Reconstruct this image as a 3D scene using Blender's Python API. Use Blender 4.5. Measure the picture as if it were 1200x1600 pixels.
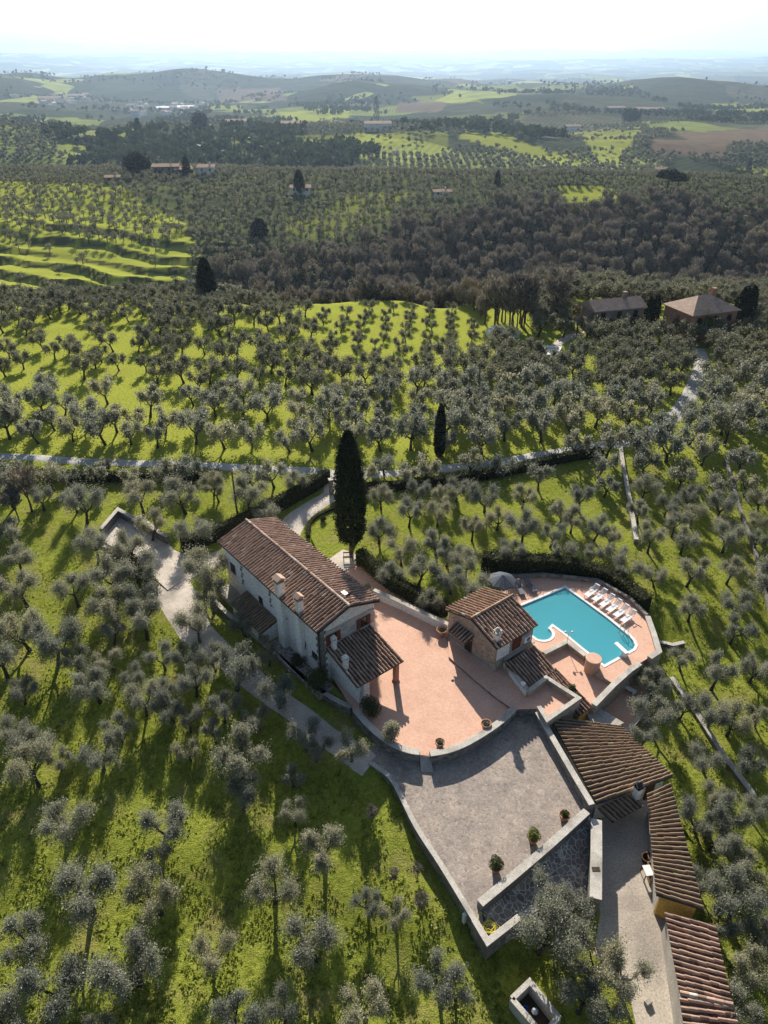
import bpy, bmesh, math, random
import numpy as np
from mathutils import Vector, Matrix, noise as mn

for o in list(bpy.data.objects): bpy.data.objects.remove(o)
S = bpy.context.scene
C = S.collection
# ------------------------------------------------------------------ camera, sky, sun, exposure
FPX, CH = 1111.0, 42.0
TH = math.atan(705 / 1111.0)
ST, CT = math.sin(TH), math.cos(TH)
cam = bpy.data.cameras.new('camera'); camo = bpy.data.objects.new('camera', cam); C.objects.link(camo)
camo.location = (0, 0, CH); camo.rotation_euler = (math.pi / 2 - TH, 0, 0)
cam.sensor_fit = 'VERTICAL'; cam.sensor_height = 24; cam.lens = 24 * FPX / 1600
cam.clip_start = .5; cam.clip_end = 90000
S.camera = camo
S.render.resolution_x = 768; S.render.resolution_y = 1024
SUN_EL, SUN_AZ = math.radians(27.8), math.radians(-5)      # azimuth from +Y, negative = left
w = bpy.data.worlds.new('World'); S.world = w; w.use_nodes = True
nt = w.node_tree; bg = nt.nodes['Background']
sky = nt.nodes.new('ShaderNodeTexSky'); sky.sky_type = 'NISHITA'; sky.sun_disc = False
sky.sun_elevation = SUN_EL; sky.sun_rotation = SUN_AZ; sky.air_density = 1.0; sky.dust_density = 1.2; sky.ozone_density = 1.2
nt.links.new(sky.outputs[0], bg.inputs[0]); bg.inputs[1].default_value = .05
sl = bpy.data.lights.new('sun', 'SUN'); sl.energy = 5.0; sl.angle = math.radians(.5); sl.color = (1, .93, .82)
so = bpy.data.objects.new('sun', sl); C.objects.link(so)
sd = Vector((math.sin(SUN_AZ) * math.cos(SUN_EL), math.cos(SUN_AZ) * math.cos(SUN_EL), math.sin(SUN_EL)))
so.rotation_euler = sd.to_track_quat('Z', 'Y').to_euler(); so.location = (0, 0, 80)
S.view_settings.view_transform = 'Standard'; S.view_settings.look = 'None'
S.view_settings.exposure = 1.0; S.view_settings.gamma = 1
S.render.engine = 'CYCLES'

# ------------------------------------------------------------------ layout helpers
def P(u, v, z=0.0):
    x = (u - 600) / FPX; y = -(v - 800) / FPX
    dz = -ST + y * CT; t = (z - CH) / dz
    return Vector((t * x, t * (CT + y * ST), z))
def Q(X, Y, Z):
    dz = Z - CH; d = Y * CT - dz * ST
    return 600 + FPX * X / d, 800 - FPX * (Y * ST + dz * CT) / d, d
def nz(x, y, z=0): return mn.noise(Vector((x, y, z)))
def lerp(a, b, t): return a + (b - a) * t
def sst(a, b, x):
    t = min(1, max(0, (x - a) / (b - a))); return t * t * (3 - 2 * t)
def inpoly(x, y, poly):
    c = False; j = len(poly) - 1
    for i in range(len(poly)):
        xi, yi = poly[i][0], poly[i][1]; xj, yj = poly[j][0], poly[j][1]
        if (yi > y) != (yj > y) and x < (xj - xi) * (y - yi) / (yj - yi) + xi: c = not c
        j = i
    return c
def segd(x, y, pts):
    best = 1e9
    for a, b in zip(pts[:-1], pts[1:]):
        dx, dy = b[0] - a[0], b[1] - a[1]; L = dx * dx + dy * dy
        t = 0 if L == 0 else min(1, max(0, ((x - a[0]) * dx + (y - a[1]) * dy) / L))
        best = min(best, math.hypot(x - a[0] - t * dx, y - a[1] - t * dy))
    return best

# near ground: control points (pixel u, v, z)
CP = [(100,1500,-2.8),(300,1500,-2.8),(600,1560,-2.8),(757,1500,-2.2),(850,1580,-2.7),(960,1400,-2.45),(960,1500,-2.47),(1040,1590,-2.5),(1000,1330,-2.45),
 (100,1200,-1.9),(300,1250,-1.9),(500,1250,-1.6),(600,1260,-1.2),(690,1400,-1.6),(-200,1300,-2.5),(-200,1000,-1.4),
 (100,1000,-1.1),(250,1050,-1.0),(400,1120,-.8),(200,850,-.3),(290,930,-.3),(350,1000,-.4),(450,1100,-.6),(560,1180,-.6),
 (60,800,-.3),(400,780,0),(560,800,0),(620,830,-.2),(700,900,-.3),(800,860,-.3),(950,850,-.5),(1030,940,-1),(1060,1030,-2),
 (1000,1110,-2.4),(1080,1200,-2.5),(1150,1400,-2.8),(1150,1050,-2.2),(1150,850,-1.2),(1300,1100,-3),(1300,1500,-3.2),(1300,850,-1.8),(1110,1300,-2.6),
 (860,1340,-1.5),(800,1400,-1.2),(850,1460,-2.2),(450,960,-.1),(420,1000,-.2),(0,712,0),(300,725,0),(620,738,0),(900,700,0),(1100,720,-.4),(0,650,0),(300,650,0),(700,650,0),(1000,640,0),(-300,700,0),(1400,700,-.5)]
CPW = [(P(u, v, z).x, P(u, v, z).y, z) for u, v, z in CP]
CPA = np.array(CPW)
HAZE = 0.000085
# far profile: rows of (Y, z at q=-.55, -.3, 0, .3, .55)
PROF = [(0,0,0,0,0,0),(130,0,0,0,0,0),(148,-.3,-.3,0,0,-.5),(170,-9,-8,-8,-2.5,-5),(205,-27,-33,-34,-26,-16),(235,-32,-36,-37,-38,-34),(262,-31,-35,-36,-42,-44),(300,-25,-28,-30,-38,-42),
 (345,-19,-20,-24,-27,-33),(400,-13,-13,-16,-17,-22),(440,-11,-11,-12,-13,-17),(480,-16,-16,-16,-18,-22),(560,-42,-44,-42,-42,-45),(660,-44,-48,-47,-46,-52),(760,-30,-38,-36,-46,-56),
 (900,-20,-26,-24,-37,-52),(1000,-28,-32,-28,-40,-50),(1150,-42,-45,-45,-46,-46),(1350,-44,-50,-52,-45,-40),(1600,-50,-62,-54,-46,-38),(2000,-40,-72,-48,-36,-46),(2500,-10,-70,-22,-28,-60),(3000,8,-34,-6,-36,-64),
 (3400,-12,-2,-20,-70,-66),(4200,-60,-40,-76,-84,-50),(5500,-66,-86,-90,-88,-88),(8000,-60,-70,-90,-90,-80),(10000,20,-20,-60,-70,-40),(13000,130,60,20,0,0),(17000,150,190,120,60,90),(22000,480,390,200,170,200),(27000,900,700,400,300,280),(34000,600,500,300,300,300)]
PY = np.array([r[0] for r in PROF], float); PZ = np.array([r[1:] for r in PROF], float)
QX = np.array([-.55, -.3, 0, .3, .55])
def hfar(x, y):
    yy = max(y, 1.0); q = min(.549, max(-.549, x / max(yy, 60)))
    # meander so ridges do not run straight across
    if yy < 240: yy0 = yy + (9 * nz(x / 26, 3.3, 5) + 4 * nz(x / 9, 1.3, 8)) * sst(110, 145, yy) * sst(240, 190, yy)
    else: yy0 = yy
    yw = yy * (1 + .07 * nz(q * 3.1, yy * .0012 , 3) * sst(300, 900, yy)) if yy > 200 else yy
    if yy <= 240: yw = yy0
    i = int(np.searchsorted(PY, yw)) - 1; i = max(0, min(len(PY) - 2, i))
    t = (yw - PY[i]) / (PY[i+1] - PY[i]); t = max(0, min(1, t))
    j = max(0, min(3, int(np.searchsorted(QX, q)) - 1)); s = (q - QX[j]) / (QX[j+1] - QX[j]); s = s * s * (3 - 2 * s)
    ts = t * t * (3 - 2 * t) * .5 + t * .5
    a = lerp(PZ[i, j], PZ[i, j+1], s); b = lerp(PZ[i+1, j], PZ[i+1, j+1], s)
    z = lerp(a, b, ts)
    if yy > 150:
        k = sst(150, 260, yy)
        z += k * (1.6 * nz(x / 55, y / 55, 1))
        if yy > 500: z += sst(500, 900, yy) * (8 * nz(x / 170, y / 170, 2) + 26 * sst(900, 2500, yy) * nz(x / 480, y / 480, 5))
        if yy > 1200: z += sst(1200, 2600, yy) * (44 * nz(x / 620, y / 800, 15) + 12 * nz(x / 240, y / 300, 16)) * sst(9000, 5000, yy)
        if yy > 3000: z += sst(3000, 7000, yy) * 48 * nz(x / 1300, y / 1100, 6)
        if yy > 9000: z += sst(9000, 20000, yy) * (150 * nz(x / 4200, y / 5200, 7) + 60 * nz(x / 1500, y / 2500, 9))
    return z
def hnear(x, y):
    d = (CPA[:, 0] - x) ** 2 + (CPA[:, 1] - y) ** 2 + 2.0
    wt = d ** -1.6
    return float((wt * CPA[:, 2]).sum() / wt.sum())
def terr_phase(x, y): return (y + 15 * nz(x / 42, y / 70, 4) + 3.5 * nz(x / 11, y / 14, 6) + x * .26) * 21.0 / 15.0
def h(x, y):
    if y < 100:
        k = sst(75, 100, y)
        z = lerp(hnear(x, y), 0, k)
    else: z = hfar(x, y)
    z += .10 * nz(x / 4, y / 4, 9) if y < 200 else 0
    # terraced banks on the opposite slope, left
    if 235 < y < 470:
        q = x / y
        k = sst(-.12, -.24, q) * sst(236, 250, y) * sst(400, 340, y)
        if k > 0:
            st = 21.0; yy = terr_phase(x, y)
            f = (yy / st) % 1.0; prof = sst(.0, .16, f) - f
            z += k * (.30 + .70 * sst(-.45, -.1, nz(x / 60, y / 24, 31))) * (prof + .14 * nz(x / 2.5, y / 2.5, 3)) * (3.6 + 2.5 * nz(x / 40, y / 40, 12)) * (.45 + .55 * sst(345, 300, y))
    # field terraces, very soft
    return z
def hit(u, v):
    x = (u - 600) / FPX; y = -(v - 800) / FPX
    d = Vector((x, CT + y * ST, -ST + y * CT)); t = 25.0; pt = t
    while t < 60000:
        if CH + d.z * t < h(d.x * t, d.y * t): break
        pt = t; t *= 1.012
    for _ in range(10):
        m = (pt + t) / 2
        if CH + d.z * m < h(d.x * m, d.y * m): t = m
        else: pt = m
    return Vector((d.x * t, d.y * t, h(d.x * t, d.y * t)))

# ------------------------------------------------------------------ object helpers
def tag(o, label=None, cat=None, group=None, kind=None):
    if label: o['label'] = label
    if cat: o['category'] = cat
    if group: o['group'] = group
    if kind: o['kind'] = kind
    return o
def empty(name, loc, label, cat, group=None, rz=0):
    o = bpy.data.objects.new(name, None); C.objects.link(o); o.location = loc; o.rotation_euler = (0, 0, rz)
    o.empty_display_size = .3
    return tag(o, label, cat, group)
class MB:
    def __init__(s): s.v = []; s.f = []; s.t = []; s.sm = False
    def face(s, pts, tint=0.5):
        i = len(s.v); s.v += [tuple(p) for p in pts]; s.f.append(tuple(range(i, i + len(pts)))); s.t.append(tint)
    def faces(s, vs, fs, tint=.5):
        i = len(s.v); s.v += [tuple(p) for p in vs]; s.f += [tuple(i + a for a in f) for f in fs]; s.t += [tint] * len(fs)
    def box(s, c, sz, rz=0, tint=.5):
        cx, cy, cz = c; hx, hy, hz = sz[0]/2, sz[1]/2, sz[2]/2; cr, sr = math.cos(rz), math.sin(rz)
        vs = []
        for dz in (-hz, hz):
            for dx, dy in ((-hx,-hy),(hx,-hy),(hx,hy),(-hx,hy)):
                vs.append((cx + dx*cr - dy*sr, cy + dx*sr + dy*cr, cz + dz))
        s.faces(vs, [(3,2,1,0),(4,5,6,7),(0,1,5,4),(1,2,6,5),(2,3,7,6),(3,0,4,7)], tint)
    def prism(s, poly, z0, z1, bottom=True, tint=.5):
        """poly list of (x,y); z0/z1 numbers or per-vertex lists (bottom, top)"""
        n = len(poly)
        z0 = z0 if isinstance(z0, (list, tuple)) else [z0]*n; z1 = z1 if isinstance(z1, (list, tuple)) else [z1]*n
        a = sum(poly[i][0]*poly[(i+1)%n][1] - poly[(i+1)%n][0]*poly[i][1] for i in range(n))
        if a < 0: poly = poly[::-1]; z0 = z0[::-1]; z1 = z1[::-1]
        vs = [(p[0], p[1], z) for p, z in zip(poly, z0)] + [(p[0], p[1], z) for p, z in zip(poly, z1)]
        fs = [(i, (i+1)%n, n+(i+1)%n, n+i) for i in range(n)] + [tuple(range(n, 2*n))]
        if bottom: fs.append(tuple(range(n-1, -1, -1)))
        s.faces(vs, fs, tint)
    def beam(s, a, b, w, hh, tint=.5):
        a = Vector(a); b = Vector(b); d = (b - a).normalized()
        up = Vector((0,0,1)) if abs(d.z) < .95 else Vector((1,0,0))
        r = d.cross(up).normalized() * w/2; u = r.cross(d).normalized() * hh/2
        vs = [p + sx*r + su*u for p in (a, b) for sx, su in ((-1,-1),(1,-1),(1,1),(-1,1))]
        s.faces(vs, [(0,1,2,3),(7,6,5,4),(0,4,5,1),(1,5,6,2),(2,6,7,3),(3,7,4,0)], tint)
    def tube(s, pts, rad, n=6, cap=True, tint=.5):
        pts = [Vector(p) for p in pts]
        if not isinstance(rad, (list, tuple)): rad = [rad]*len(pts)
        base = len(s.v); m = len(pts); prev = None
        for i, p in enumerate(pts):
            d = (pts[min(i+1, m-1)] - pts[max(i-1, 0)]).normalized()
            if prev is None:
                up = Vector((0,0,1)) if abs(d.z) < .9 else Vector((1,0,0)); r = d.cross(up).normalized()
            else: r = (prev - d * prev.dot(d)).normalized()
            prev = r; u = d.cross(r)
            for k in range(n):
                a = 2*math.pi*k/n; s.v.append(tuple(p + rad[i]*(math.cos(a)*r + math.sin(a)*u)))
        for i in range(m-1):
            for k in range(n):
                s.f.append((base+i*n+k, base+i*n+(k+1)%n, base+(i+1)*n+(k+1)%n, base+(i+1)*n+k)); s.t.append(tint)
        if cap:
            s.f.append(tuple(base+k for k in range(n-1,-1,-1))); s.f.append(tuple(base+(m-1)*n+k for k in range(n))); s.t += [tint]*2
    def lathe(s, c, prof, n=16, tint=.5, lobes=0, la=0):
        base = len(s.v); m = len(prof)
        for r, z in prof:
            for k in range(n):
                a = 2*math.pi*k/n; rr = r*(1 + la*math.cos(a*lobes)) if lobes else r
                s.v.append((c[0] + rr*math.cos(a), c[1] + rr*math.sin(a), c[2] + z))
        for i in range(m-1):
            for k in range(n):
                s.f.append((base+i*n+k, base+i*n+(k+1)%n, base+(i+1)*n+(k+1)%n, base+(i+1)*n+k)); s.t.append(tint)
        s.f.append(tuple(base+k for k in range(n-1,-1,-1))); s.f.append(tuple(base+(m-1)*n+k for k in range(n))); s.t += [tint]*2
    def build(s, name, mat, parent=None, smooth=False, bevel=0, label=None):
        me = bpy.data.meshes.new(name); me.from_pydata(s.v, [], s.f); me.update()
        at = me.attributes.new('tint', 'FLOAT', 'FACE'); at.data.foreach_set('value', s.t)
        if mat: me.materials.append(mat)
        if smooth: me.polygons.foreach_set('use_smooth', [True]*len(me.polygons))
        o = bpy.data.objects.new(name, me); C.objects.link(o)
        if parent:
            o.parent = parent; bpy_inv(o, parent)
        if bevel:
            b = o.modifiers.new('bevel', 'BEVEL'); b.width = bevel; b.segments = 2; b.limit_method = 'ANGLE'
        if label: o['label'] = label
        return o
def bpy_inv(o, parent):
    # meshes are authored in world space unless the parent is a local root
    if parent.get('_local'): return
    p = parent; M = Matrix.Identity(4); chain = []
    while p: chain.append(p); p = p.parent
    for q in reversed(chain): M = M @ q.matrix_parent_inverse @ q.matrix_basis
    o.matrix_parent_inverse = M.inverted()
def offset_poly(pts, d):
    """mitred offset of an open polyline (list of (x,y)); d to the left"""
    n = len(pts); out = []
    for i in range(n):
        a = Vector(pts[max(i-1,0)][:2]); b = Vector(pts[i][:2]); c = Vector(pts[min(i+1,n-1)][:2])
        d1 = (b-a).normalized() if i > 0 else (c-b).normalized(); d2 = (c-b).normalized() if i < n-1 else d1
        n1 = Vector((-d1.y, d1.x)); n2 = Vector((-d2.y, d2.x)); m = (n1+n2).normalized()
        k = d / max(.4, m.dot(n1)); out.append((b.x + m.x*k, b.y + m.y*k))
    return out
def strip(mb, pts, w, z0, z1, tint=.5):
    """closed solid wall following pts; z0,z1 numbers or lists"""
    L = offset_poly(pts, w/2); R = offset_poly(pts, -w/2); n = len(pts)
    z0 = z0 if isinstance(z0, (list, tuple)) else [z0]*n; z1 = z1 if isinstance(z1, (list, tuple)) else [z1]*n
    vs = []
    for i in range(n):
        vs += [(R[i][0],R[i][1],z0[i]),(L[i][0],L[i][1],z0[i]),(L[i][0],L[i][1],z1[i]),(R[i][0],R[i][1],z1[i])]
    fs = [(0,3,2,1), (4*n-4,4*n-3,4*n-2,4*n-1)]
    for i in range(n-1):
        a = 4*i; b = a+4
        for k in range(4): fs.append((a+k, b+k, b+(k+1)%4, a+(k+1)%4)[::-1])
    mb.faces(vs, fs, tint)
def smooth_line(pts, n=6):
    """Catmull-Rom through points (tuples of any dimension)"""
    pts = [Vector(p) for p in pts]; out = []
    for i in range(len(pts)-1):
        p0 = pts[max(i-1,0)]; p1 = pts[i]; p2 = pts[i+1]; p3 = pts[min(i+2,len(pts)-1)]
        for k in range(n):
            t = k/n
            out.append(.5*((2*p1) + (p2-p0)*t + (2*p0-5*p1+4*p2-p3)*t*t + (3*p1-p0-3*p2+p3)*t**3))
    out.append(pts[-1]); return out
def wall(name, px, z, z1, th, mat, capmat, label, group=None, cap=.06, over=.05, sm=0, z0=None, cat='wall'):
    """stone wall through pixel points, pixel read at height z1"""
    pts = [P(u, v, z1) for u, v in px]
    if sm: pts = smooth_line(pts, sm)
    pts = [(p.x, p.y) for p in pts]
    root = empty(name, (pts[0][0], pts[0][1], z), label, cat, group)
    m = MB(); strip(m, pts, th, z if z0 is None else z0, z1 - cap); m.build('masonry', mat, root)
    m = MB(); strip(m, pts, th + 2*over, z1 - cap, z1); m.build('coping', capmat, root, bevel=.012)
    return root, pts

# ------------------------------------------------------------------ materials
def node(nt, t, **k):
    n = nt.nodes.new(t)
    for a, b in k.items(): setattr(n, a, b)
    return n
def ramp(nt, src, stops, interp='LINEAR'):
    r = node(nt, 'ShaderNodeValToRGB'); r.color_ramp.interpolation = interp
    e = r.color_ramp.elements
    while len(e) < len(stops): e.new(.5)
    for i, (p, c) in enumerate(stops): e[i].position = p; e[i].color = (*c, 1) if len(c) == 3 else c
    nt.links.new(src, r.inputs[0]); return r.outputs[0]
def mixc(nt, a, b, f, mode='MIX'):
    m = node(nt, 'ShaderNodeMix', data_type='RGBA', blend_type=mode)
    L = nt.links
    if isinstance(f, (int, float)): m.inputs[0].default_value = f
    else: L.new(f, m.inputs[0])
    for i, x in ((6, a), (7, b)):
        if isinstance(x, tuple): m.inputs[i].default_value = (*x, 1)
        else: L.new(x, m.inputs[i])
    return m.outputs[2]
def newmat(name):
    m = bpy.data.materials.new(name); m.use_nodes = True; nt = m.node_tree
    return m, nt, nt.nodes['Principled BSDF'], nt.links
def noise_tex(nt, scale, detail=4, rough=.55, co=None, dist=0):
    n = node(nt, 'ShaderNodeTexNoise'); n.inputs['Scale'].default_value = scale; n.inputs['Detail'].default_value = detail
    n.inputs['Roughness'].default_value = rough; n.inputs['Distortion'].default_value = dist
    if co is None:
        g = node(nt, 'ShaderNodeNewGeometry'); co = g.outputs['Position']
    nt.links.new(co, n.inputs['Vector']); return n
def bump(nt, b, src, strength=.3, dist=.02):
    n = node(nt, 'ShaderNodeBump'); n.inputs['Strength'].default_value = strength; n.inputs['Distance'].default_value = dist
    nt.links.new(src, n.inputs['Height']); nt.links.new(n.outputs[0], b.inputs['Normal'])
def mottled(name, c1, c2, scale=3, rough=.85, c3=None, fine=25, bs=.3, bd=.02, spec=.2):
    m, nt, b, L = newmat(name)
    n1 = noise_tex(nt, scale); n2 = noise_tex(nt, fine, 6)
    col = ramp(nt, n1.outputs[0], [(.3, c1), (.7, c2)])
    if c3: col = mixc(nt, col, c3, ramp(nt, noise_tex(nt, scale*.37, 5).outputs[0], [(.52,(0,0,0)),(.68,(1,1,1))]))
    col = mixc(nt, col, (.5,.5,.5), .0)
    f = ramp(nt, n2.outputs[0], [(.25,(.62,.62,.62)),(.75,(1.25,1.25,1.25))])
    col = mixc(nt, col, f, 1.0, 'MULTIPLY')
    L.new(col, b.inputs['Base Color']); b.inputs['Roughness'].default_value = rough
    b.inputs['Specular IOR Level'].default_value = spec
    bump(nt, b, n2.outputs[0], bs, bd); return m
def plain(name, c, rough=.6, metal=0, spec=.3):
    m, nt, b, L = newmat(name)
    n = noise_tex(nt, 9, 5); col = ramp(nt, n.outputs[0], [(.3, tuple(x*.82 for x in c)), (.7, tuple(min(1,x*1.1) for x in c))])
    L.new(col, b.inputs['Base Color']); b.inputs['Roughness'].default_value = rough; b.inputs['Metallic'].default_value = metal
    b.inputs['Specular IOR Level'].default_value = spec; return m
def tint_mat(name, stops, rough=.85, patch=None, patchscale=1.2, fine=30, bs=.2):
    """colour from the per-tile 'tint' attribute, plus lichen and grime with a shape of their own"""
    m, nt, b, L = newmat(name)
    a = node(nt, 'ShaderNodeAttribute', attribute_name='tint')
    col = ramp(nt, a.outputs['Fac'], stops)
    f = ramp(nt, noise_tex(nt, fine, 5).outputs[0], [(.25,(.7,.7,.7)),(.75,(1.2,1.2,1.2))])
    col = mixc(nt, col, f, 1.0, 'MULTIPLY')
    if patch: col = mixc(nt, col, patch, ramp(nt, noise_tex(nt, patchscale, 8, .7).outputs[0], [(.5,(0,0,0)),(.66,(.75,.75,.75))]))
    L.new(col, b.inputs['Base Color']); b.inputs['Roughness'].default_value = rough; b.inputs['Specular IOR Level'].default_value = .2
    return m
def stonewall(name, cols, scale=2.6, mortar=(.42,.38,.32), sz=1.7, bs=.6):
    m, nt, b, L = newmat(name)
    g = node(nt, 'ShaderNodeNewGeometry'); mp = node(nt, 'ShaderNodeMapping'); mp.inputs['Scale'].default_value = (1,1,sz)
    L.new(g.outputs['Position'], mp.inputs[0])
    ds = noise_tex(nt, 3, 3, co=mp.outputs[0]); ad = mixc(nt, mp.outputs[0], ds.outputs['Color'], .08)
    v = node(nt, 'ShaderNodeTexVoronoi'); v.inputs['Scale'].default_value = scale; L.new(ad, v.inputs['Vector'])
    e = node(nt, 'ShaderNodeTexVoronoi', feature='DISTANCE_TO_EDGE'); e.inputs['Scale'].default_value = scale; L.new(ad, e.inputs['Vector'])
    sep = node(nt, 'ShaderNodeSeparateColor'); L.new(v.outputs['Color'], sep.inputs[0])
    col = ramp(nt, sep.outputs[0], [(i/(len(cols)-1), c) for i, c in enumerate(cols)])
    f = ramp(nt, noise_tex(nt, 18, 6).outputs[0], [(.25,(.65,.65,.65)),(.75,(1.25,1.25,1.25))]); col = mixc(nt, col, f, 1.0, 'MULTIPLY')
    em = ramp(nt, e.outputs['Distance'], [(.02,(1,1,1)),(.07,(0,0,0))]); col = mixc(nt, col, mortar, em)
    L.new(col, b.inputs['Base Color']); b.inputs['Roughness'].default_value = .9; b.inputs['Specular IOR Level'].default_value = .15
    bump(nt, b, ramp(nt, e.outputs['Distance'], [(0,(0,0,0)),(.12,(1,1,1))]), bs, .03); return m
def leafmat(name, stops, trans=.25, obj=True, patch=None):
    """leaf colour varies leaf by leaf ('tint'), tree by tree (object random) ; thin leaves let some light through"""
    m = bpy.data.materials.new(name); m.use_nodes = True; nt = m.node_tree; L = nt.links; nt.nodes.clear()
    out = node(nt, 'ShaderNodeOutputMaterial')
    a = node(nt, 'ShaderNodeAttribute', attribute_name='tint')
    col = ramp(nt, a.outputs['Fac'], stops)
    oi = node(nt, 'ShaderNodeObjectInfo')
    f = ramp(nt, oi.outputs['Random'], [(0,(.74,.78,.80)),(.5,(1,1,1)),(1,(1.24,1.18,1.0))]) if obj else ramp(nt, noise_tex(nt, .11, 3).outputs[0], [(.3,(.8,.82,.84)),(.7,(1.18,1.14,1.0))])
    col = mixc(nt, col, f, 1.0, 'MULTIPLY')
    d = node(nt, 'ShaderNodeBsdfDiffuse'); t = node(nt, 'ShaderNodeBsdfTranslucent'); mx = node(nt, 'ShaderNodeMixShader'); mx.inputs[0].default_value = trans
    gl = node(nt, 'ShaderNodeBsdfGlossy'); gl.inputs['Roughness'].default_value = .45; gl.inputs['Color'].default_value = (.9,.95,1,1)
    m2 = node(nt, 'ShaderNodeMixShader'); m2.inputs[0].default_value = .012
    L.new(col, d.inputs[0]); L.new(col, t.inputs[0]); L.new(d.outputs[0], mx.inputs[1]); L.new(t.outputs[0], mx.inputs[2])
    L.new(mx.outputs[0], m2.inputs[1]); L.new(gl.outputs[0], m2.inputs[2]); L.new(m2.outputs[0], out.inputs[0])
    return m
M = {}
M['olive'] = leafmat('olive_leaf', [(0,(.13,.135,.09)),(.5,(.31,.31,.235)),(.85,(.43,.43,.345)),(1,(.50,.50,.43))], .38)
M['olive_far'] = leafmat('olive_leaf_distant', [(0,(.09,.095,.06)),(.6,(.225,.225,.16)),(1,(.34,.34,.26))], .34, obj=False)
M['cypress'] = leafmat('cypress_foliage', [(0,(.012,.018,.008)),(1,(.040,.050,.022))], .06)
M['hedge'] = leafmat('hedge_leaf', [(0,(.03,.042,.012)),(.7,(.07,.085,.025)),(1,(.16,.12,.05))], .2)
M['bush'] = leafmat('shrub_leaf', [(0,(.04,.055,.02)),(1,(.13,.15,.06))], .25)
M['yellowleaf'] = leafmat('yellow_green_leaf', [(0,(.10,.13,.02)),(1,(.24,.25,.05))], .3)
M['twig'] = leafmat('bare_twig', [(0,(.11,.095,.078)),(.6,(.26,.228,.185)),(1,(.42,.38,.32))], .15)
M['twig_far'] = leafmat('bare_twig_distant', [(0,(.11,.095,.078)),(.6,(.26,.228,.185)),(1,(.42,.38,.32))], .15, obj=False)
M['rust'] = leafmat('russet_twig', [(0,(.09,.05,.025)),(1,(.20,.12,.06))], .2)
M['bark'] = mottled('olive_bark', (.035,.03,.025), (.09,.08,.065), 6, .95, fine=30)
M['barkc'] = mottled('brown_bark', (.06,.045,.035), (.13,.10,.08), 6, .95, fine=30)
M['plaster'] = mottled('white_plaster', (.76,.74,.70), (.85,.83,.79), .7, .9, c3=(.64,.62,.57), fine=7, bs=.1)
M['ochre'] = mottled('ochre_plaster', (.55,.34,.08), (.66,.42,.12), .9, .9, fine=9, bs=.1)
M['stone'] = stonewall('rubble_stone', [(.30,.24,.18),(.42,.35,.27),(.24,.20,.17),(.50,.42,.33)], 3.2)
M['darkstone'] = stonewall('weathered_stone', [(.16,.15,.13),(.27,.25,.22),(.12,.11,.10),(.34,.32,.28)], 2.6, mortar=(.2,.19,.17))
M['coping'] = mottled('stone_coping', (.42,.39,.34), (.58,.54,.48), 1.3, .9, c3=(.30,.28,.24), fine=14)
M['concrete'] = mottled('old_concrete', (.34,.31,.27), (.45,.42,.37), .8, .92, c3=(.27,.25,.22), fine=9)
M['tile'] = tint_mat('clay_roof_tile', [(0,(.05,.035,.028)),(.2,(.18,.11,.08)),(.45,(.42,.275,.20)),(.75,(.52,.355,.27)),(1,(.66,.57,.48))], patch=(.25,.205,.165), patchscale=2.2)
M['tile_old'] = tint_mat('lichened_roof_tile', [(0,(.06,.045,.033)),(.3,(.25,.175,.12)),(.7,(.34,.23,.15)),(.92,(.42,.33,.20)),(1,(.46,.40,.26))], patch=(.24,.20,.12), patchscale=2.1)
M['terracotta'] = None
M['wood'] = mottled('dark_wood', (.06,.035,.02), (.12,.07,.04), 4, .8, fine=30)
M['shutter'] = plain('red_brown_shutter', (.20,.055,.03), .6)
M['glass'] = plain('dark_window', (.02,.022,.025), .15, spec=.6)
M['pot'] = mottled('terracotta_pot', (.38,.20,.11), (.50,.28,.16), 5, .9, c3=(.42,.33,.24), fine=25)
M['soil'] = mottled('dark_soil', (.05,.038,.025), (.10,.075,.05), 5, 1, fine=25, bs=.8)
M['white'] = plain('white_plastic', (.80,.80,.80), .45)
M['greyfab'] = plain('grey_fabric', (.16,.17,.19), .8)
M['darkfab'] = plain('charcoal_fabric', (.035,.04,.05), .75)
M['metal'] = plain('dark_metal', (.05,.05,.055), .4, .6)
M['steel'] = plain('bright_steel', (.6,.6,.6), .25, 1)
M['yellow'] = plain('yellow_hose', (.65,.55,.05), .5)
M['blue'] = plain('blue_plastic', (.03,.18,.55), .4)
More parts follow.
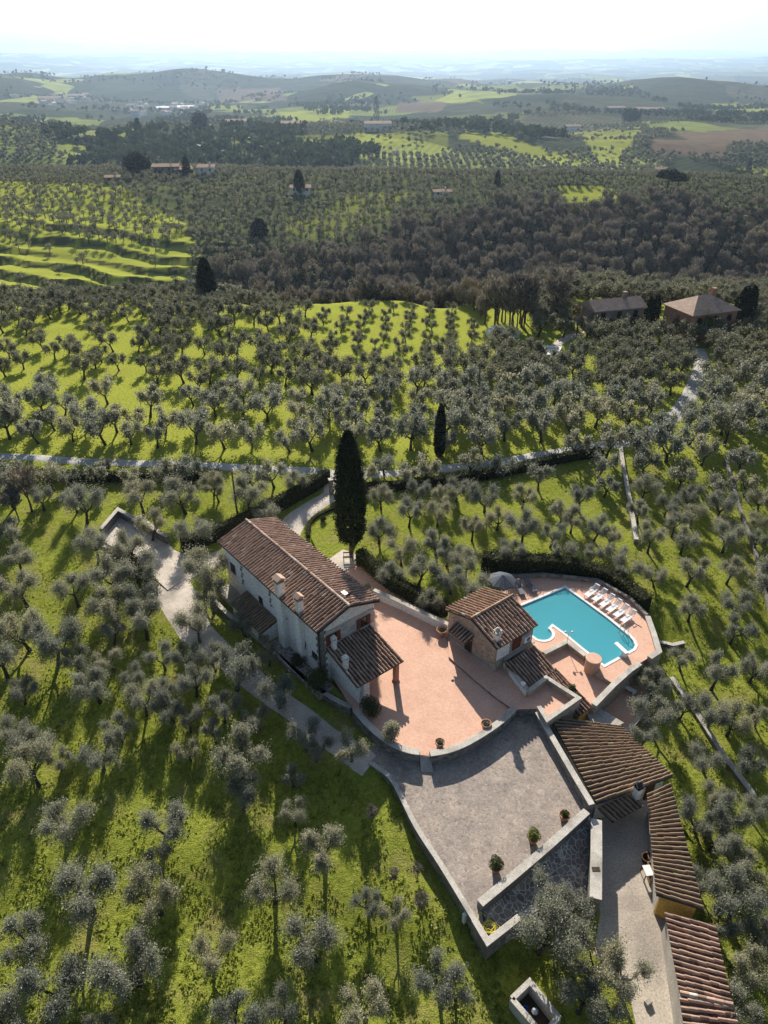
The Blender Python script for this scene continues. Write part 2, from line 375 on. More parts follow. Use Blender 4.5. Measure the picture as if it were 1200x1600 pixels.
# terracotta paving: small bricks
def brickmat(name, a, b_, mort, scale, stain):
    m, nt, b, L = newmat(name)
    g = node(nt, 'ShaderNodeNewGeometry'); mp = node(nt, 'ShaderNodeMapping'); mp.inputs['Rotation'].default_value = (0,0,.68); L.new(g.outputs['Position'], mp.inputs[0])
    t = node(nt, 'ShaderNodeTexBrick'); L.new(mp.outputs[0], t.inputs['Vector']); t.inputs['Scale'].default_value = scale
    t.inputs['Color1'].default_value = (*a,1); t.inputs['Color2'].default_value = (*b_,1); t.inputs['Mortar'].default_value = (*mort,1); t.inputs['Mortar Size'].default_value = .012
    n = ramp(nt, noise_tex(nt, .45, 6, .65).outputs[0], [(.3,(.88,.86,.84)),(.55,(1,1,1)),(.75,(1.06,1.07,1.07))]); col = mixc(nt, t.outputs[0], n, 1.0, 'MULTIPLY')
    n = ramp(nt, noise_tex(nt, 3.3, 8, .7, dist=.6).outputs[0], [(.57,(0,0,0)),(.75,(.4,.4,.4))]); col = mixc(nt, col, stain, n)
    n = ramp(nt, noise_tex(nt, 22, 4).outputs[0], [(.2,(.8,.8,.8)),(.8,(1.15,1.15,1.15))]); col = mixc(nt, col, n, 1.0, 'MULTIPLY')
    L.new(col, b.inputs['Base Color']); b.inputs['Roughness'].default_value = .85; b.inputs['Specular IOR Level'].default_value = .2
    bump(nt, b, t.outputs['Fac'], -.25, .01); return m
M['terracotta'] = brickmat('terracotta_paving', (.60,.35,.245), (.71,.435,.325), (.59,.42,.32), 3.4, (.76,.60,.47))
def cobblemat(name, cols, scale, mort, edge):
    m, nt, b, L = newmat(name)
    ds = noise_tex(nt, 1.2, 4); g = node(nt, 'ShaderNodeNewGeometry'); ad = mixc(nt, g.outputs['Position'], ds.outputs['Color'], .30)
    v = node(nt, 'ShaderNodeTexVoronoi'); v.inputs['Scale'].default_value = scale; L.new(ad, v.inputs['Vector'])
    e = node(nt, 'ShaderNodeTexVoronoi', feature='DISTANCE_TO_EDGE'); e.inputs['Scale'].default_value = scale; L.new(ad, e.inputs['Vector'])
    sep = node(nt, 'ShaderNodeSeparateColor'); L.new(v.outputs['Color'], sep.inputs[0])
    col = ramp(nt, sep.outputs[1], [(i/(len(cols)-1), c) for i, c in enumerate(cols)])
    em = ramp(nt, e.outputs['Distance'], [(.02,(1,1,1)),(edge,(0,0,0))]); col = mixc(nt, col, mort, em)
    n = ramp(nt, noise_tex(nt, .8, 6, .65).outputs[0], [(.3,(.72,.72,.74)),(.7,(1.15,1.13,1.1))]); col = mixc(nt, col, n, 1.0, 'MULTIPLY')
    n = ramp(nt, noise_tex(nt, 14, 5).outputs[0], [(.25,(.75,.75,.75)),(.75,(1.2,1.2,1.2))]); col = mixc(nt, col, n, 1.0, 'MULTIPLY')
    L.new(col, b.inputs['Base Color']); b.inputs['Roughness'].default_value = .92; b.inputs['Specular IOR Level'].default_value = .12
    bump(nt, b, ramp(nt, e.outputs['Distance'], [(0,(0,0,0)),(.15,(1,1,1))]), .45, .02); return m
M['cobble'] = cobblemat('flagstone_paving', [(.27,.23,.195),(.37,.315,.27),(.30,.255,.22),(.42,.36,.31),(.24,.20,.175)], 8.5, (.36,.31,.265), .05)
M['flag'] = cobblemat('crazy_paving', [(.20,.18,.16),(.27,.24,.22),(.30,.26,.23)], 3.6, (.62,.58,.52), .08)
M['gravel'] = mottled('pale_gravel', (.52,.45,.38), (.66,.58,.50), .9, 1, c3=(.40,.36,.31), fine=12, bs=.5)
M['roadgravel'] = mottled('white_gravel_road', (.40,.39,.36), (.54,.52,.48), .5, 1, c3=(.33,.32,.28), fine=6, bs=.4)
M['concretefloor'] = mottled('pale_concrete_floor', (.42,.36,.29), (.53,.465,.385), .55, .92, c3=(.30,.26,.22), fine=8)
# ------------------------------------------------------------------ setting: areas (pixel outlines read at height z)
def W(px, z): return [(P(u, v, z).x, P(u, v, z).y) for u, v in px]
TERR = [(515,880),(550,866),(572,890),(640,938),(700,968),(760,940),(800,990),(830,1030),(805,1108),(762,1144),(728,1164),(696,1176),(672,1182),(656,1180),(628,1174),(600,1160),(575,1138),(556,1116),(520,1060)]
COURT = [(806,1100),(842,1112),(926,1262),(748,1412),(764,1474),(742,1440),(690,1352),(650,1290),(618,1226),(600,1204),(576,1188),(590,1160),(640,1176),(720,1164),(770,1134)]
DECK = [(776,899),(850,897),(935,906),(985,935),(1013,962),(1031,1018),(1000,1043),(927,1103),(905,1085),(880,1060),(838,1018),(800,960)]
BARN = [(845,1118),(900,1130),(960,1128),(1050,1212),(1100,1420),(1150,1590),(1070,1600),(1040,1425),(1012,1262),(930,1262)]
HOLES = [(W([(u, v) for u, v in TERR], 0), -2.6), (W(DECK, 0), -2.9), (W(COURT, -.7), -2.2), (W(BARN, -1.0), -3.1), (W([(926,1258),(1030,1228),(1040,1400),(1060,1520),(1085,1680),(1010,1680),(985,1560),(960,1520),(925,1470),(930,1400)], -2.38), -2.9)]
def hg(x, y):
    z = h(x, y)
    if y < 62 and -12 < x < 26:
        for poly, zz in HOLES:
            if inpoly(x, y, poly):
                d = segd(x, y, poly + [poly[0]])
                if d > .5: z = min(z, lerp(z, zz, sst(.5, 1.1, d)))
    return z
# ground sheet
ys = list(np.arange(-25, 80, .8)) + list(np.arange(80, 150, 1.25)) + list(np.arange(150, 475, 1.9))
while ys[-1] < 40000: ys.append(ys[-1] * 1.0155)
NC = 301
cj = np.linspace(-1, 1, NC); cj = np.sign(cj) * (np.abs(cj) * .62 + .38 * np.abs(cj) ** 3)
LIME = [([(-200,280),(180,288),(290,350),(320,425),(200,465),(-200,470)], 200, 460, 1.0), ([(560,300),(640,300),(600,340),(520,370),(430,372),(470,340)], 200, 470, .35),
        ([(868,290),(950,290),(975,312),(890,316)], 250, 520, .75), ([(728,203),(792,210),(900,252),(930,264),(900,268),(716,216)], 500, 2600, .7),
        ([(888,203),(1000,203),(1000,213),(900,215)], 500, 2600, .45), ([(905,212),(1000,208),(962,258),(936,262)], 500, 2600, .6), ([(1140,264),(1260,256),(1260,276),(1136,276)], 400, 2600, .6),
        ([(380,184),(545,166),(545,184),(400,196)], 600, 3000, .75), ([(310,164),(378,164),(378,172),(310,172)], 600, 3500, .7), ([(100,222),(700,204),(700,244),(100,262)], 480, 1500, .35),
        ([(1110,160),(1200,165),(1200,180),(1120,178)], 900, 6000, .6), ([(700,180),(830,176),(800,190),(700,195)], 900, 4000, .25), ([(350,222),(640,208),(640,225),(350,238)], 480, 1500, .6),
        ([(640,150),(720,146),(760,160),(660,164)], 1200, 9000, .4)]
BROWN = [([(1050,208),(1260,196),(1260,226),(1090,224)], 500, 3000), ([(1020,216),(1140,224),(1130,246),(1016,240)], 500, 3000), ([(340,140),(440,138),(450,158),(340,160)], 1200, 6000), ([(620,160),(700,160),(690,175),(620,176)], 900, 5000)]
WOODP = [(350,392),(450,402),(600,362),(700,336),(760,322),(900,318),(1010,318),(1260,330),(1260,468),(720,482),(560,474),(420,470),(320,455)]
NR = len(ys)
co = np.zeros((NR * NC, 3), np.float32); lime = np.zeros(NR * NC, np.float32); wood = np.zeros(NR * NC, np.float32); brown = np.zeros(NR * NC, np.float32)
k = 0
for y in ys:
    wdt = max(y, 150) * .78
    for c in cj:
        x = float(c) * wdt; z = hg(x, y)
        co[k] = (x, y, z)
        if y > 30:
            u, v, d = Q(x, y, z)
            if y > 150:
                jx = u + 6 * nz(x / 30, y / 30, 3); jy = v + 3 * nz(x / 30, y / 30, 8)
                for poly, a, b, s_ in LIME:
                    if a < y < b and inpoly(jx, jy, poly): lime[k] = s_
                for poly, a, b in BROWN:
                    if a < y < b and inpoly(jx, jy, poly): brown[k] = 1
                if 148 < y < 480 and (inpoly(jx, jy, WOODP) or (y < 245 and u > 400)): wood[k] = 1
                if 236 < y < 345 and x / y < -.14 and (terr_phase(x, y) / 21.0) % 1.0 < .20 and nz(x/6, y/6, 2) > -.25: wood[k] = .85  # dark soil colour on bank faces, painted to deepen their shade
            elif v < 720:
                lime[k] = 1.0 * sst(740, 690, v) * (1 - .35 * sst(700, 900, u))
        k += 1
idx = np.arange(NR * NC).reshape(NR, NC)
quads = np.stack([idx[:-1, :-1], idx[:-1, 1:], idx[1:, 1:], idx[1:, :-1]], -1).reshape(-1, 4)
def mesh_np(name, verts, quads, mats, smooth=False, attrs=None, matidx=None, dom='FACE'):
    me = bpy.data.meshes.new(name)
    me.vertices.add(len(verts)); me.vertices.foreach_set('co', np.asarray(verts, np.float32).ravel())
    nq = len(quads); me.loops.add(nq * 4); me.loops.foreach_set('vertex_index', np.asarray(quads, np.int32).ravel())
    me.polygons.add(nq); me.polygons.foreach_set('loop_start', np.arange(0, nq * 4, 4, dtype=np.int32)); me.polygons.foreach_set('loop_total', np.full(nq, 4, np.int32))
    if smooth: me.polygons.foreach_set('use_smooth', np.ones(nq, bool))
    for m_ in mats: me.materials.append(m_)
    if matidx is not None: me.polygons.foreach_set('material_index', np.asarray(matidx, np.int32))
    for an, av in (attrs or {}).items():
        at = me.attributes.new(an, 'FLOAT', dom); at.data.foreach_set('value', np.asarray(av, np.float32))
    me.update(calc_edges=True); return me
def ground_material():
    m, nt, b, L = newmat('ground')
    g = node(nt, 'ShaderNodeNewGeometry'); pos = g.outputs['Position']
    n1 = noise_tex(nt, .35, 6, .6); n2 = noise_tex(nt, 2.6, 8, .7); n3 = noise_tex(nt, 11, 4, .6)
    grass = ramp(nt, n2.outputs[0], [(.25,(.11,.135,.02)),(.5,(.22,.25,.04)),(.72,(.34,.36,.07))])
    grass = mixc(nt, grass, (.27,.22,.10), ramp(nt, n1.outputs[0], [(.52,(0,0,0)),(.68,(.6,.6,.6))])); grass = mixc(nt, grass, (.13,.095,.06), ramp(nt, noise_tex(nt, .9, 7, .75, dist=.8).outputs[0], [(.60,(0,0,0)),(.72,(.6,.6,.6))]))
    f = ramp(nt, n3.outputs[0], [(.25,(.55,.6,.5)),(.75,(1.4,1.35,1.4))]); grass = mixc(nt, grass, f, 1.0, 'MULTIPLY')
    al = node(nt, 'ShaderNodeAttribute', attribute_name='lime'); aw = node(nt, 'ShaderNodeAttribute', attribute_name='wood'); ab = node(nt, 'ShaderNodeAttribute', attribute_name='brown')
    limec = ramp(nt, n2.outputs[0], [(.25,(.19,.22,.03)),(.55,(.34,.365,.06)),(.8,(.46,.47,.10))])
    limec = mixc(nt, limec, (.30,.27,.08), ramp(nt, noise_tex(nt, .16, 6, .65).outputs[0], [(.58,(0,0,0)),(.74,(.6,.6,.6))]))
    # distant patchwork of fields
    mp = node(nt, 'ShaderNodeMapping'); mp.inputs['Rotation'].default_value = (0,0,.5); mp.inputs['Scale'].default_value = (.0062,.0040,0); L.new(pos, mp.inputs[0])
    wv = noise_tex(nt, .9, 2, co=mp.outputs[0]); ad = mixc(nt, mp.outputs[0], wv.outputs['Color'], .22)
    vo = node(nt, 'ShaderNodeTexVoronoi', distance='CHEBYCHEV'); vo.inputs['Scale'].default_value = 1; L.new(ad, vo.inputs['Vector'])
    sep = node(nt, 'ShaderNodeSeparateColor'); L.new(vo.outputs['Color'], sep.inputs[0])
    patch = ramp(nt, sep.outputs[0], [(0,(.060,.068,.045)),(.22,(.10,.10,.068)),(.36,(.19,.22,.07)),(.46,(.075,.08,.052)),(.62,(.15,.125,.095)),(.70,(.055,.064,.042)),(.84,(.27,.30,.10)),(.94,(.11,.115,.075))], 'CONSTANT')
    # rows of vines and olives running across each field
    wa = node(nt, 'ShaderNodeTexWave'); wa.inputs['Scale'].default_value = .35; wa.inputs['Distortion'].default_value = .6
    rt = node(nt, 'ShaderNodeVectorRotate', rotation_type='Z_AXIS'); L.new(pos, rt.inputs[0]); mt = node(nt, 'ShaderNodeMath', operation='MULTIPLY'); mt.inputs[1].default_value = 6.0; L.new(sep.outputs[1], mt.inputs[0]); L.new(mt.outputs[0], rt.inputs['Angle']); mp2 = node(nt, 'ShaderNodeMapping'); mp2.inputs['Scale'].default_value = (.12,.12,.12); L.new(rt.outputs[0], mp2.inputs[0]); L.new(mp2.outputs[0], wa.inputs['Vector'])
    patch = mixc(nt, patch, ramp(nt, wa.outputs['Fac'], [(.3,(.78,.8,.78)),(.7,(1.12,1.12,1.1))]), .8, 'MULTIPLY')
    patch = mixc(nt, patch, ramp(nt, noise_tex(nt, .02, 7, .7).outputs[0], [(.35,(.7,.72,.72)),(.65,(1.2,1.18,1.1))]), 1.0, 'MULTIPLY')
    spx = node(nt, 'ShaderNodeSeparateXYZ'); L.new(pos, spx.inputs[0])
    farf = ramp(nt, math_div(nt, spx.outputs['Y'], 1000.0), [(.47,(0,0,0)),(.52,(1,1,1))])
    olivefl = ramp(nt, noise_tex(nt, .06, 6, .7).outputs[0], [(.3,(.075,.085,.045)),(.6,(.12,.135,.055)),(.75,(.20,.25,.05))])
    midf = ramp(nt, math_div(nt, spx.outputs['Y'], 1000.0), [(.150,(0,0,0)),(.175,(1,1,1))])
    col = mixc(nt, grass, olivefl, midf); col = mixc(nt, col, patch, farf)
    col = mixc(nt, col, limec, al.outputs['Fac'])
    litter_bank_shade = ramp(nt, noise_tex(nt, .5, 6, .7).outputs[0], [(.3,(.035,.030,.022)),(.7,(.085,.07,.05))]); col = mixc(nt, col, litter_bank_shade, aw.outputs['Fac'])
    bf = ramp(nt, noise_tex(nt, .05, 5).outputs[0], [(.3,(.12,.09,.065)),(.7,(.17,.13,.095))]); col = mixc(nt, col, bf, ab.outputs['Fac'])
    L.new(col, b.inputs['Base Color']); b.inputs['Roughness'].default_value = 1; b.inputs['Specular IOR Level'].default_value = .0
    mxh = mixc(nt, n2.outputs[0], n3.outputs[0], .4); bump(nt, b, mxh, .9, .22)
    return m
def math_div(nt, s_, v):
    n = node(nt, 'ShaderNodeMath', operation='DIVIDE'); nt.links.new(s_, n.inputs[0]); n.inputs[1].default_value = v; return n.outputs[0]
M['ground'] = ground_material()
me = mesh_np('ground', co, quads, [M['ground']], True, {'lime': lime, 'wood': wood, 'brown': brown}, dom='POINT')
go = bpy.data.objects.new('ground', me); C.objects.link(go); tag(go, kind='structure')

# draped strips: roads, drive
def drape(name, px, wpx, mat, off=.07, zread=0.0, n=10, edge=.12, cols=7):
    """px centre line (u,v), wpx width in metres per point"""
    pts = [P(u, v, zread) for u, v in px]
    L = smooth_line([(p.x, p.y, w_) for p, w_ in zip(pts, wpx)], n)
    xy = [(p[0], p[1]) for p in L]; vs = []; fs = []
    for i, p in enumerate(L):
        a = L[max(i-1,0)]; b = L[min(i+1,len(L)-1)]; d = Vector((b[0]-a[0], b[1]-a[1])).normalized(); nn = Vector((-d.y, d.x))
        for k in range(cols):
            t = k/(cols-1)*2-1; ww = p[2]/2 * (1 + edge*nz(p[0]*.6 + t*9, p[1]*.6, 4))
            x = p[0]+nn.x*t*ww; y = p[1]+nn.y*t*ww; vs.append((x, y, h(x, y) + off - (.12 if abs(t) == 1 else 0)))
    for i in range(len(L)-1):
        for k in range(cols-1): fs.append((i*cols+k, i*cols+k+1, (i+1)*cols+k+1, (i+1)*cols+k)[::-1])
    m = MB(); m.faces(vs, fs); o = m.build(name, mat, smooth=True)
    # make faces look up
    bm = bmesh.new(); bm.from_mesh(o.data); bmesh.ops.recalc_face_normals(bm, faces=bm.faces)
    if sum(f.normal.z for f in bm.faces) < 0: bmesh.ops.reverse_faces(bm, faces=bm.faces)
    bm.to_mesh(o.data); bm.free()
    tag(o, kind='structure'); return xy
ROAD = drape('gravel_road', [(-260,705),(0,713),(200,722),(400,731),(480,734),(560,742),(620,739),(700,730),(760,722),(860,708),(960,692),(1000,684),(1035,665),(1062,640),(1080,612),(1090,585),(1097,562),(1090,545)],
             [1.9,1.9,1.9,1.9,1.9,1.9,1.9,1.9,1.9,2.0,2.6,2.9,2.8,2.6,2.5,2.5,2.5,2.5], M['roadgravel'])
DRIVE1 = drape('driveway', [(521,742),(521,770),(495,788),(462,812),(440,850),(400,862),(345,868),(292,888),(262,915)], [2.6,2.6,2.6,2.8,3,3,2.8,3,3], M['gravel'], off=.09, zread=-.1)
DRIVE2 = drape('gravel_lane', [(196,812),(222,850),(256,900),(284,948),(312,990),(352,1024),(404,1066),(468,1112),(530,1156),(580,1190)], [4.6,5.4,4.6,4.0,3.2,2.6,2.3,2.2,2.2,2.4], M['gravel'], off=.06, zread=-.3)
FARLANE = drape('farm_track', [(830,585),(850,560),(862,545),(900,522),(960,512)], [1.5,1.5,2,2,2], M['gravel'], off=.06)

# ------------------------------------------------------------------ foliage machinery
R = np.random.default_rng(7); random.seed(5)
def leaf_quads(c, size, aspect=.45, droop=0.0, rng=R):
    n = len(c); a = rng.normal(size=(n, 3)); a[:, 2] -= droop; a /= np.linalg.norm(a, axis=1)[:, None]
    b = rng.normal(size=(n, 3)); b -= a * (a * b).sum(1)[:, None]; b /= np.linalg.norm(b, axis=1)[:, None]
    s = np.asarray(size).reshape(-1, 1) * np.ones((n, 1)); a = a * s * .5; b = b * s * aspect * .5
    v = np.stack([c - a, c + b - a * .1, c + a, c - b - a * .1], 1).reshape(-1, 3)
    q = np.arange(n * 4).reshape(n, 4); return v, q
def ball(n, rng=R, p=.42):
    d = rng.normal(size=(n, 3)); d /= np.linalg.norm(d, axis=1)[:, None]; return d * (rng.random(n) ** p)[:, None]
def olive_skeleton(seed, hgt=4.4, spread=1.3):
    rd = random.Random(seed); tb = MB(); cl = []
    lean = Vector((rd.uniform(-.35,.35), rd.uniform(-.35,.35), 0)); th = rd.uniform(1.0, 1.5)
    p0 = Vector((0,0,-.25)); p1 = Vector((lean.x*.5, lean.y*.5, th*.5)); p2 = Vector((lean.x, lean.y, th))
    tb.tube([p0, Vector((0,0,.1)), p1, p2], [.30,.22,.16,.15], 7)
    nl = rd.choice([3,3,4]); a0 = rd.uniform(0, 6.28)
    for i in range(nl):
        a = a0 + i*6.283/nl + rd.uniform(-.35,.35); r = spread*rd.uniform(.55,.95)
        e = p2 + Vector((math.cos(a)*r, math.sin(a)*r, rd.uniform(.9,1.5))); m1 = p2.lerp(e, .45) + Vector((0,0,-.18)) + Vector((rd.uniform(-.15,.15), rd.uniform(-.15,.15), 0))
        tb.tube([p2 - Vector((0,0,.1)), m1, e], [.12,.085,.05], 6)
        cl.append((m1.lerp(e, .5) + Vector((rd.uniform(-.3,.3), rd.uniform(-.3,.3), .35)), rd.uniform(.35,.7)))
        for j in range(rd.choice([2,3,3])):
            b = a + rd.uniform(-.9,.9); rr = rd.uniform(.3,.65)
            f = e + Vector((math.cos(b)*rr, math.sin(b)*rr, rd.uniform(.2, max(.25, hgt-.9-e.z))))
            tb.tube([e - Vector((0,0,.03)), e.lerp(f,.5)+Vector((0,0,.08)), f], [.045,.03,.015], 4)
            cl.append((f, rd.uniform(.5,1.05)))
        cl.append((e + Vector((math.cos(a)*.3, math.sin(a)*.3, .0)), rd.uniform(.6,.85)))
    return tb, cl
def crown_np(cl, nleaf, size, rng, aspect=.42, p=.42, zr=.9):
    tot = sum(r**2 for _, r in cl); V = []; T = []
    for c, r in cl:
        n = max(4, int(nleaf * r*r / tot)); ns = max(6, int(20 * r)); per = max(1, n // ns)
        sh = np.array([rng.uniform(.8,1.2), rng.uniform(.8,1.2), rng.uniform(.75,1.1)]); base = rng.uniform(-.10,.10)
        d = rng.normal(size=(ns, 3)); d[:, 2] += .25; d /= np.linalg.norm(d, axis=1)[:, None]
        ln = r * rng.uniform(.5, 1.5, ns)
        for k in range(ns):
            t = rng.random(per) ** .62; q = d[k] * (ln[k] * t)[:, None] * sh
            q[:, 2] -= .38 * r * t**2 * rng.uniform(.3, 1.5)
            q += rng.normal(size=(per, 3)) * r * (.12 + .17 * t)[:, None]
            V.append(q + np.array(c)); tt = np.clip(rng.normal(.42 + base + rng.uniform(-.12,.12), .17, per), 0, .84); tt[rng.random(per) < .05] = 1.0; T.append(tt)
    V = np.concatenate(V); T = np.concatenate(T)
    v, q = leaf_quads(V, size * rng.uniform(.7, 1.35, len(V)), aspect, .35, rng); return v, q, T
def tree_meshes(kind, seed, nleaf, size, aspect=.42, **kw):
    rng = np.random.default_rng(seed); tb, cl = olive_skeleton(seed, **kw); v, q, t = crown_np(cl, nleaf, size, rng, aspect)
    cm = mesh_np('crown', v, q, [M['olive']], attrs={'tint': t})
    tm = bpy.data.meshes.new('trunk'); tm.from_pydata(tb.v, [], tb.f); tm.materials.append(M['bark']); tm.update()
    tm.polygons.foreach_set('use_smooth', [True]*len(tm.polygons)); return tm, cm, (v, q, t, np.array(tb.v, np.float32), tb)
NEAR = [tree_meshes('olive', 100 + i, 11000, .14, .42) for i in range(12)]
MID = [tree_meshes('olive', 200 + i, 2300, .31, .45) for i in range(6)]
def put_tree(name, meshes, pos, s, rz, label, cat, group, tilt=(0,0), sz=None):
    r = bpy.data.objects.new(name, None); C.objects.link(r); r.location = pos; r.empty_display_size = .5
    r.rotation_euler = (tilt[0], tilt[1], rz); r.scale = (s, s, sz or s); tag(r, label, cat, group)
    for nm, me_ in (('trunk', meshes[0]), ('crown', meshes[1])):
        c = bpy.data.objects.new(nm, me_); C.objects.link(c); c.parent = r
    return r
HAND = """45,1190,70 150,1165,65 290,1150,42 370,1180,85 375,1225,60 475,1135,55 548,1150,58 92,1272,75 245,1285,75 243,1330,50 458,1252,34 505,1318,80 425,1370,80 130,1385,100 240,1390,85 575,1392,48
325,1475,70 205,1500,105 490,1462,88 35,1445,80 65,1535,105 8,1585,80 570,1555,80 360,1585,80 620,1408,42 690,1522,80 440,1560,40 150,1590,60
30,912,60 112,912,52 175,940,66 215,928,60 80,1000,78 112,1012,50 25,1062,46 145,1060,60 168,1010,45 220,1080,52 262,1090,56 205,1040,40 250,1010,45 290,1012,50 50,1150,62 82,1165,32 10,1130,50 290,1105,40 330,1120,40 180,1120,50
128,785,55 218,772,54 284,770,58 300,828,52 232,812,48 295,726,40 337,752,36 385,772,58 415,790,40 425,730,45 462,742,38 146,842,52 100,730,34 22,860,50 315,888,76 328,922,58 222,962,62 170,970,44 305,968,58 378,958,44 417,1002,26 365,1040,76 255,1060,46 433,1068,64 330,1010,50 300,1050,52 400,1100,44 345,1090,50 492,1150,44 455,1190,40
595,762,38 640,790,42 592,815,44 628,852,46 655,880,50 683,835,48 706,892,50 610,882,44 742,905,52 650,755,38 690,762,38 715,752,40 600,712,36 575,905,30 672,925,40 700,850,44 730,870,46
760,768,50 632,725,36 820,762,42 845,735,42 910,768,46 877,788,44 740,812,40 685,790,42 820,818,52 865,822,42 897,800,38 957,820,36 940,716,44 950,745,40 800,850,44 880,850,40 780,795,40 930,850,34
1011,715,44 1009,750,40 1069,733,44 1081,764,38 1046,775,38 1004,787,40 1088,793,40 1058,806,36 1020,830,44 1072,832,40 967,848,36 985,874,44 1030,882,38 1083,882,50 1130,748,40 1130,783,46 1139,830,46 1146,878,42 1172,745,36 1188,801,38 1190,830,36 1086,935,48 1153,930,50 1153,970,46 1104,697,42 1165,706,42 934,812,40 1136,806,40 1195,770,40
1003,1040,44 1030,1050,48 1074,1012,42 1124,1041,58 1185,1030,50 1022,1100,58 1012,1132,46 1074,1087,44 1118,1105,58 1150,1112,58 1113,1169,48 1183,1170,52 1100,1262,56 1146,1258,60 1124,1290,50 1191,1245,44 1126,1228,44 1195,1100,40
1109,1361,48 1157,1317,60 1157,1404,84 1178,1362,60 1132,1418,54 1195,1440,60 850,1450,90 882,1415,80 860,1388,64 940,1490,84 915,1545,84 978,1505,70 955,1570,70 716,1525,44 1190,1500,70 1170,1560,70 75,735,44 150,728,40 260,728,44 330,742,38 395,735,40 570,730,36 665,722,40 735,712,40 790,715,38 20,725,40 205,735,36"""
hand = []
for tok in HAND.split():
    u, v, wd = map(float, tok.split(','))
    g0 = P(u, v, 0); zz = h(g0.x, g0.y)
    for _ in range(4):
        p = P(u, v, zz + 2.7); zz = h(p.x, p.y)
    d = Q(p.x, p.y, zz + 2.7)[2]; dia = wd * d / FPX
    hand.append((p.x, p.y, zz, min(1.3, max(.45, dia / 4.15)), u, v))
EXCL = [W([(330,820),(400,790),(470,770),(560,850),(620,900),(760,930),(780,885),(870,888),(945,896),(1020,955),(1050,1020),(1020,1150),(1110,1240),(1130,1450),(1180,1620),(1040,1640),(800,1640),(700,1480),(560,1210),(400,1090),(330,1000),(270,880),(150,830),(180,775),(270,820)], 0)]
MIDH = [hit(955, 500), hit(1085, 505), hit(866, 548), hit(1195, 490), hit(400,1600)]
def blocked(x, y, r=2.2):
    if inpoly(x, y, EXCL[0]): return True
    for L_ in (ROAD, DRIVE1, DRIVE2):
        if y < 160 and segd(x, y, L_[::3]) < (2.1 if L_ is ROAD else r + .6): return True
    return False
grid = []
rd = random.Random(11)
ang = .16; cg, sg = math.cos(ang), math.sin(ang)
for i in range(-20, 40):
    for j in range(-4, 30):
        x = -62 + i*3.5 + j*.5 + rd.uniform(-.7,.7); y = 18 + j*3.5 + rd.uniform(-.7,.7)
        if y > 86: continue
        z = h(x, y); u, v, d = Q(x, y, z + 2.7)
        if u < -120 or u > 600 or v > 1640 or v < 735: continue
        if v > 1180 and rd.random() < .82: continue
        if v < 860 and rd.random() < .55: continue
        if blocked(x, y, .9) or min((x-q[0])**2 + (y-q[1])**2 for q in hand) < 7.5: continue
        if u > 470 and v > 1150: continue
        hand.append((x, y, z, rd.uniform(.62,.95), u, v))
for i in range(0, 26):
    for j in range(0, 20):
        x = 21 + i*4.1 + rd.uniform(-.8,.8); y = 8 + j*4.1 + rd.uniform(-.8,.8)
        z = h(x, y); u, v, d = Q(x, y, z + 2.7)
        if u < 1195 or u > 1900 or d < 8 or y > 90: continue
        if blocked(x, y, .9) or min((x-q[0])**2 + (y-q[1])**2 for q in hand) < 12: continue
        hand.append((x, y, z, rd.uniform(.8,1.15), u, v))
YOUNG = W([(470,462),(700,458),(775,560),(600,585),(515,530)], 0)
for i in range(-66, 66):
    for j in range(0, 76):
        a_, b_ = i * 4.1 + rd.uniform(-.8,.8), 55 + j * 4.2 + rd.uniform(-.8,.8)
        x = a_ * cg + (b_) * sg * .6; y = b_ - a_ * sg * .35
        if y < 60 or y > 166: continue
        z = h(x, y); u, v, d = Q(x, y, z + 2.6)
        if u < -160 or u > 1360 or v > 960: continue
        if u < 560 and v > 700 : continue
        yng = inpoly(x, y, YOUNG)
        thin = .12
        if u < 260 and 478 < v < 640: thin = .40
        if 260 <= u < 700 and 478 < v < 560: thin = .25
        if v < 472: thin = .0
        if u > 740: thin = .02
        if not yng and rd.random() < thin: continue
        if inpoly(u, v, [(430,470),(520,470),(640,462),(705,468),(750,495),(790,530),(830,515),(800,440),(430,430)]): continue
        if blocked(x, y) or min((x-q[0])**2 + (y-q[1])**2 for q in hand) < 13: continue
        if (x - MIDH[2].x)**2 + (y - MIDH[2].y)**2 < 36 or any((x-q.x)**2 + (y-q.y)**2 < 90 for q in MIDH[:2]): continue
        grid.append((x, y, z, rd.uniform(.42,.6) if yng else (rd.uniform(.66,1.02) if u < 700 else rd.uniform(.85,1.12)), u, v))
allt = hand + sorted(grid, key=lambda g: g[1])
allt = [t for t in allt if t[1] > 5]
vis = sorted(allt, key=lambda g: Q(g[0], g[1], g[2])[2])
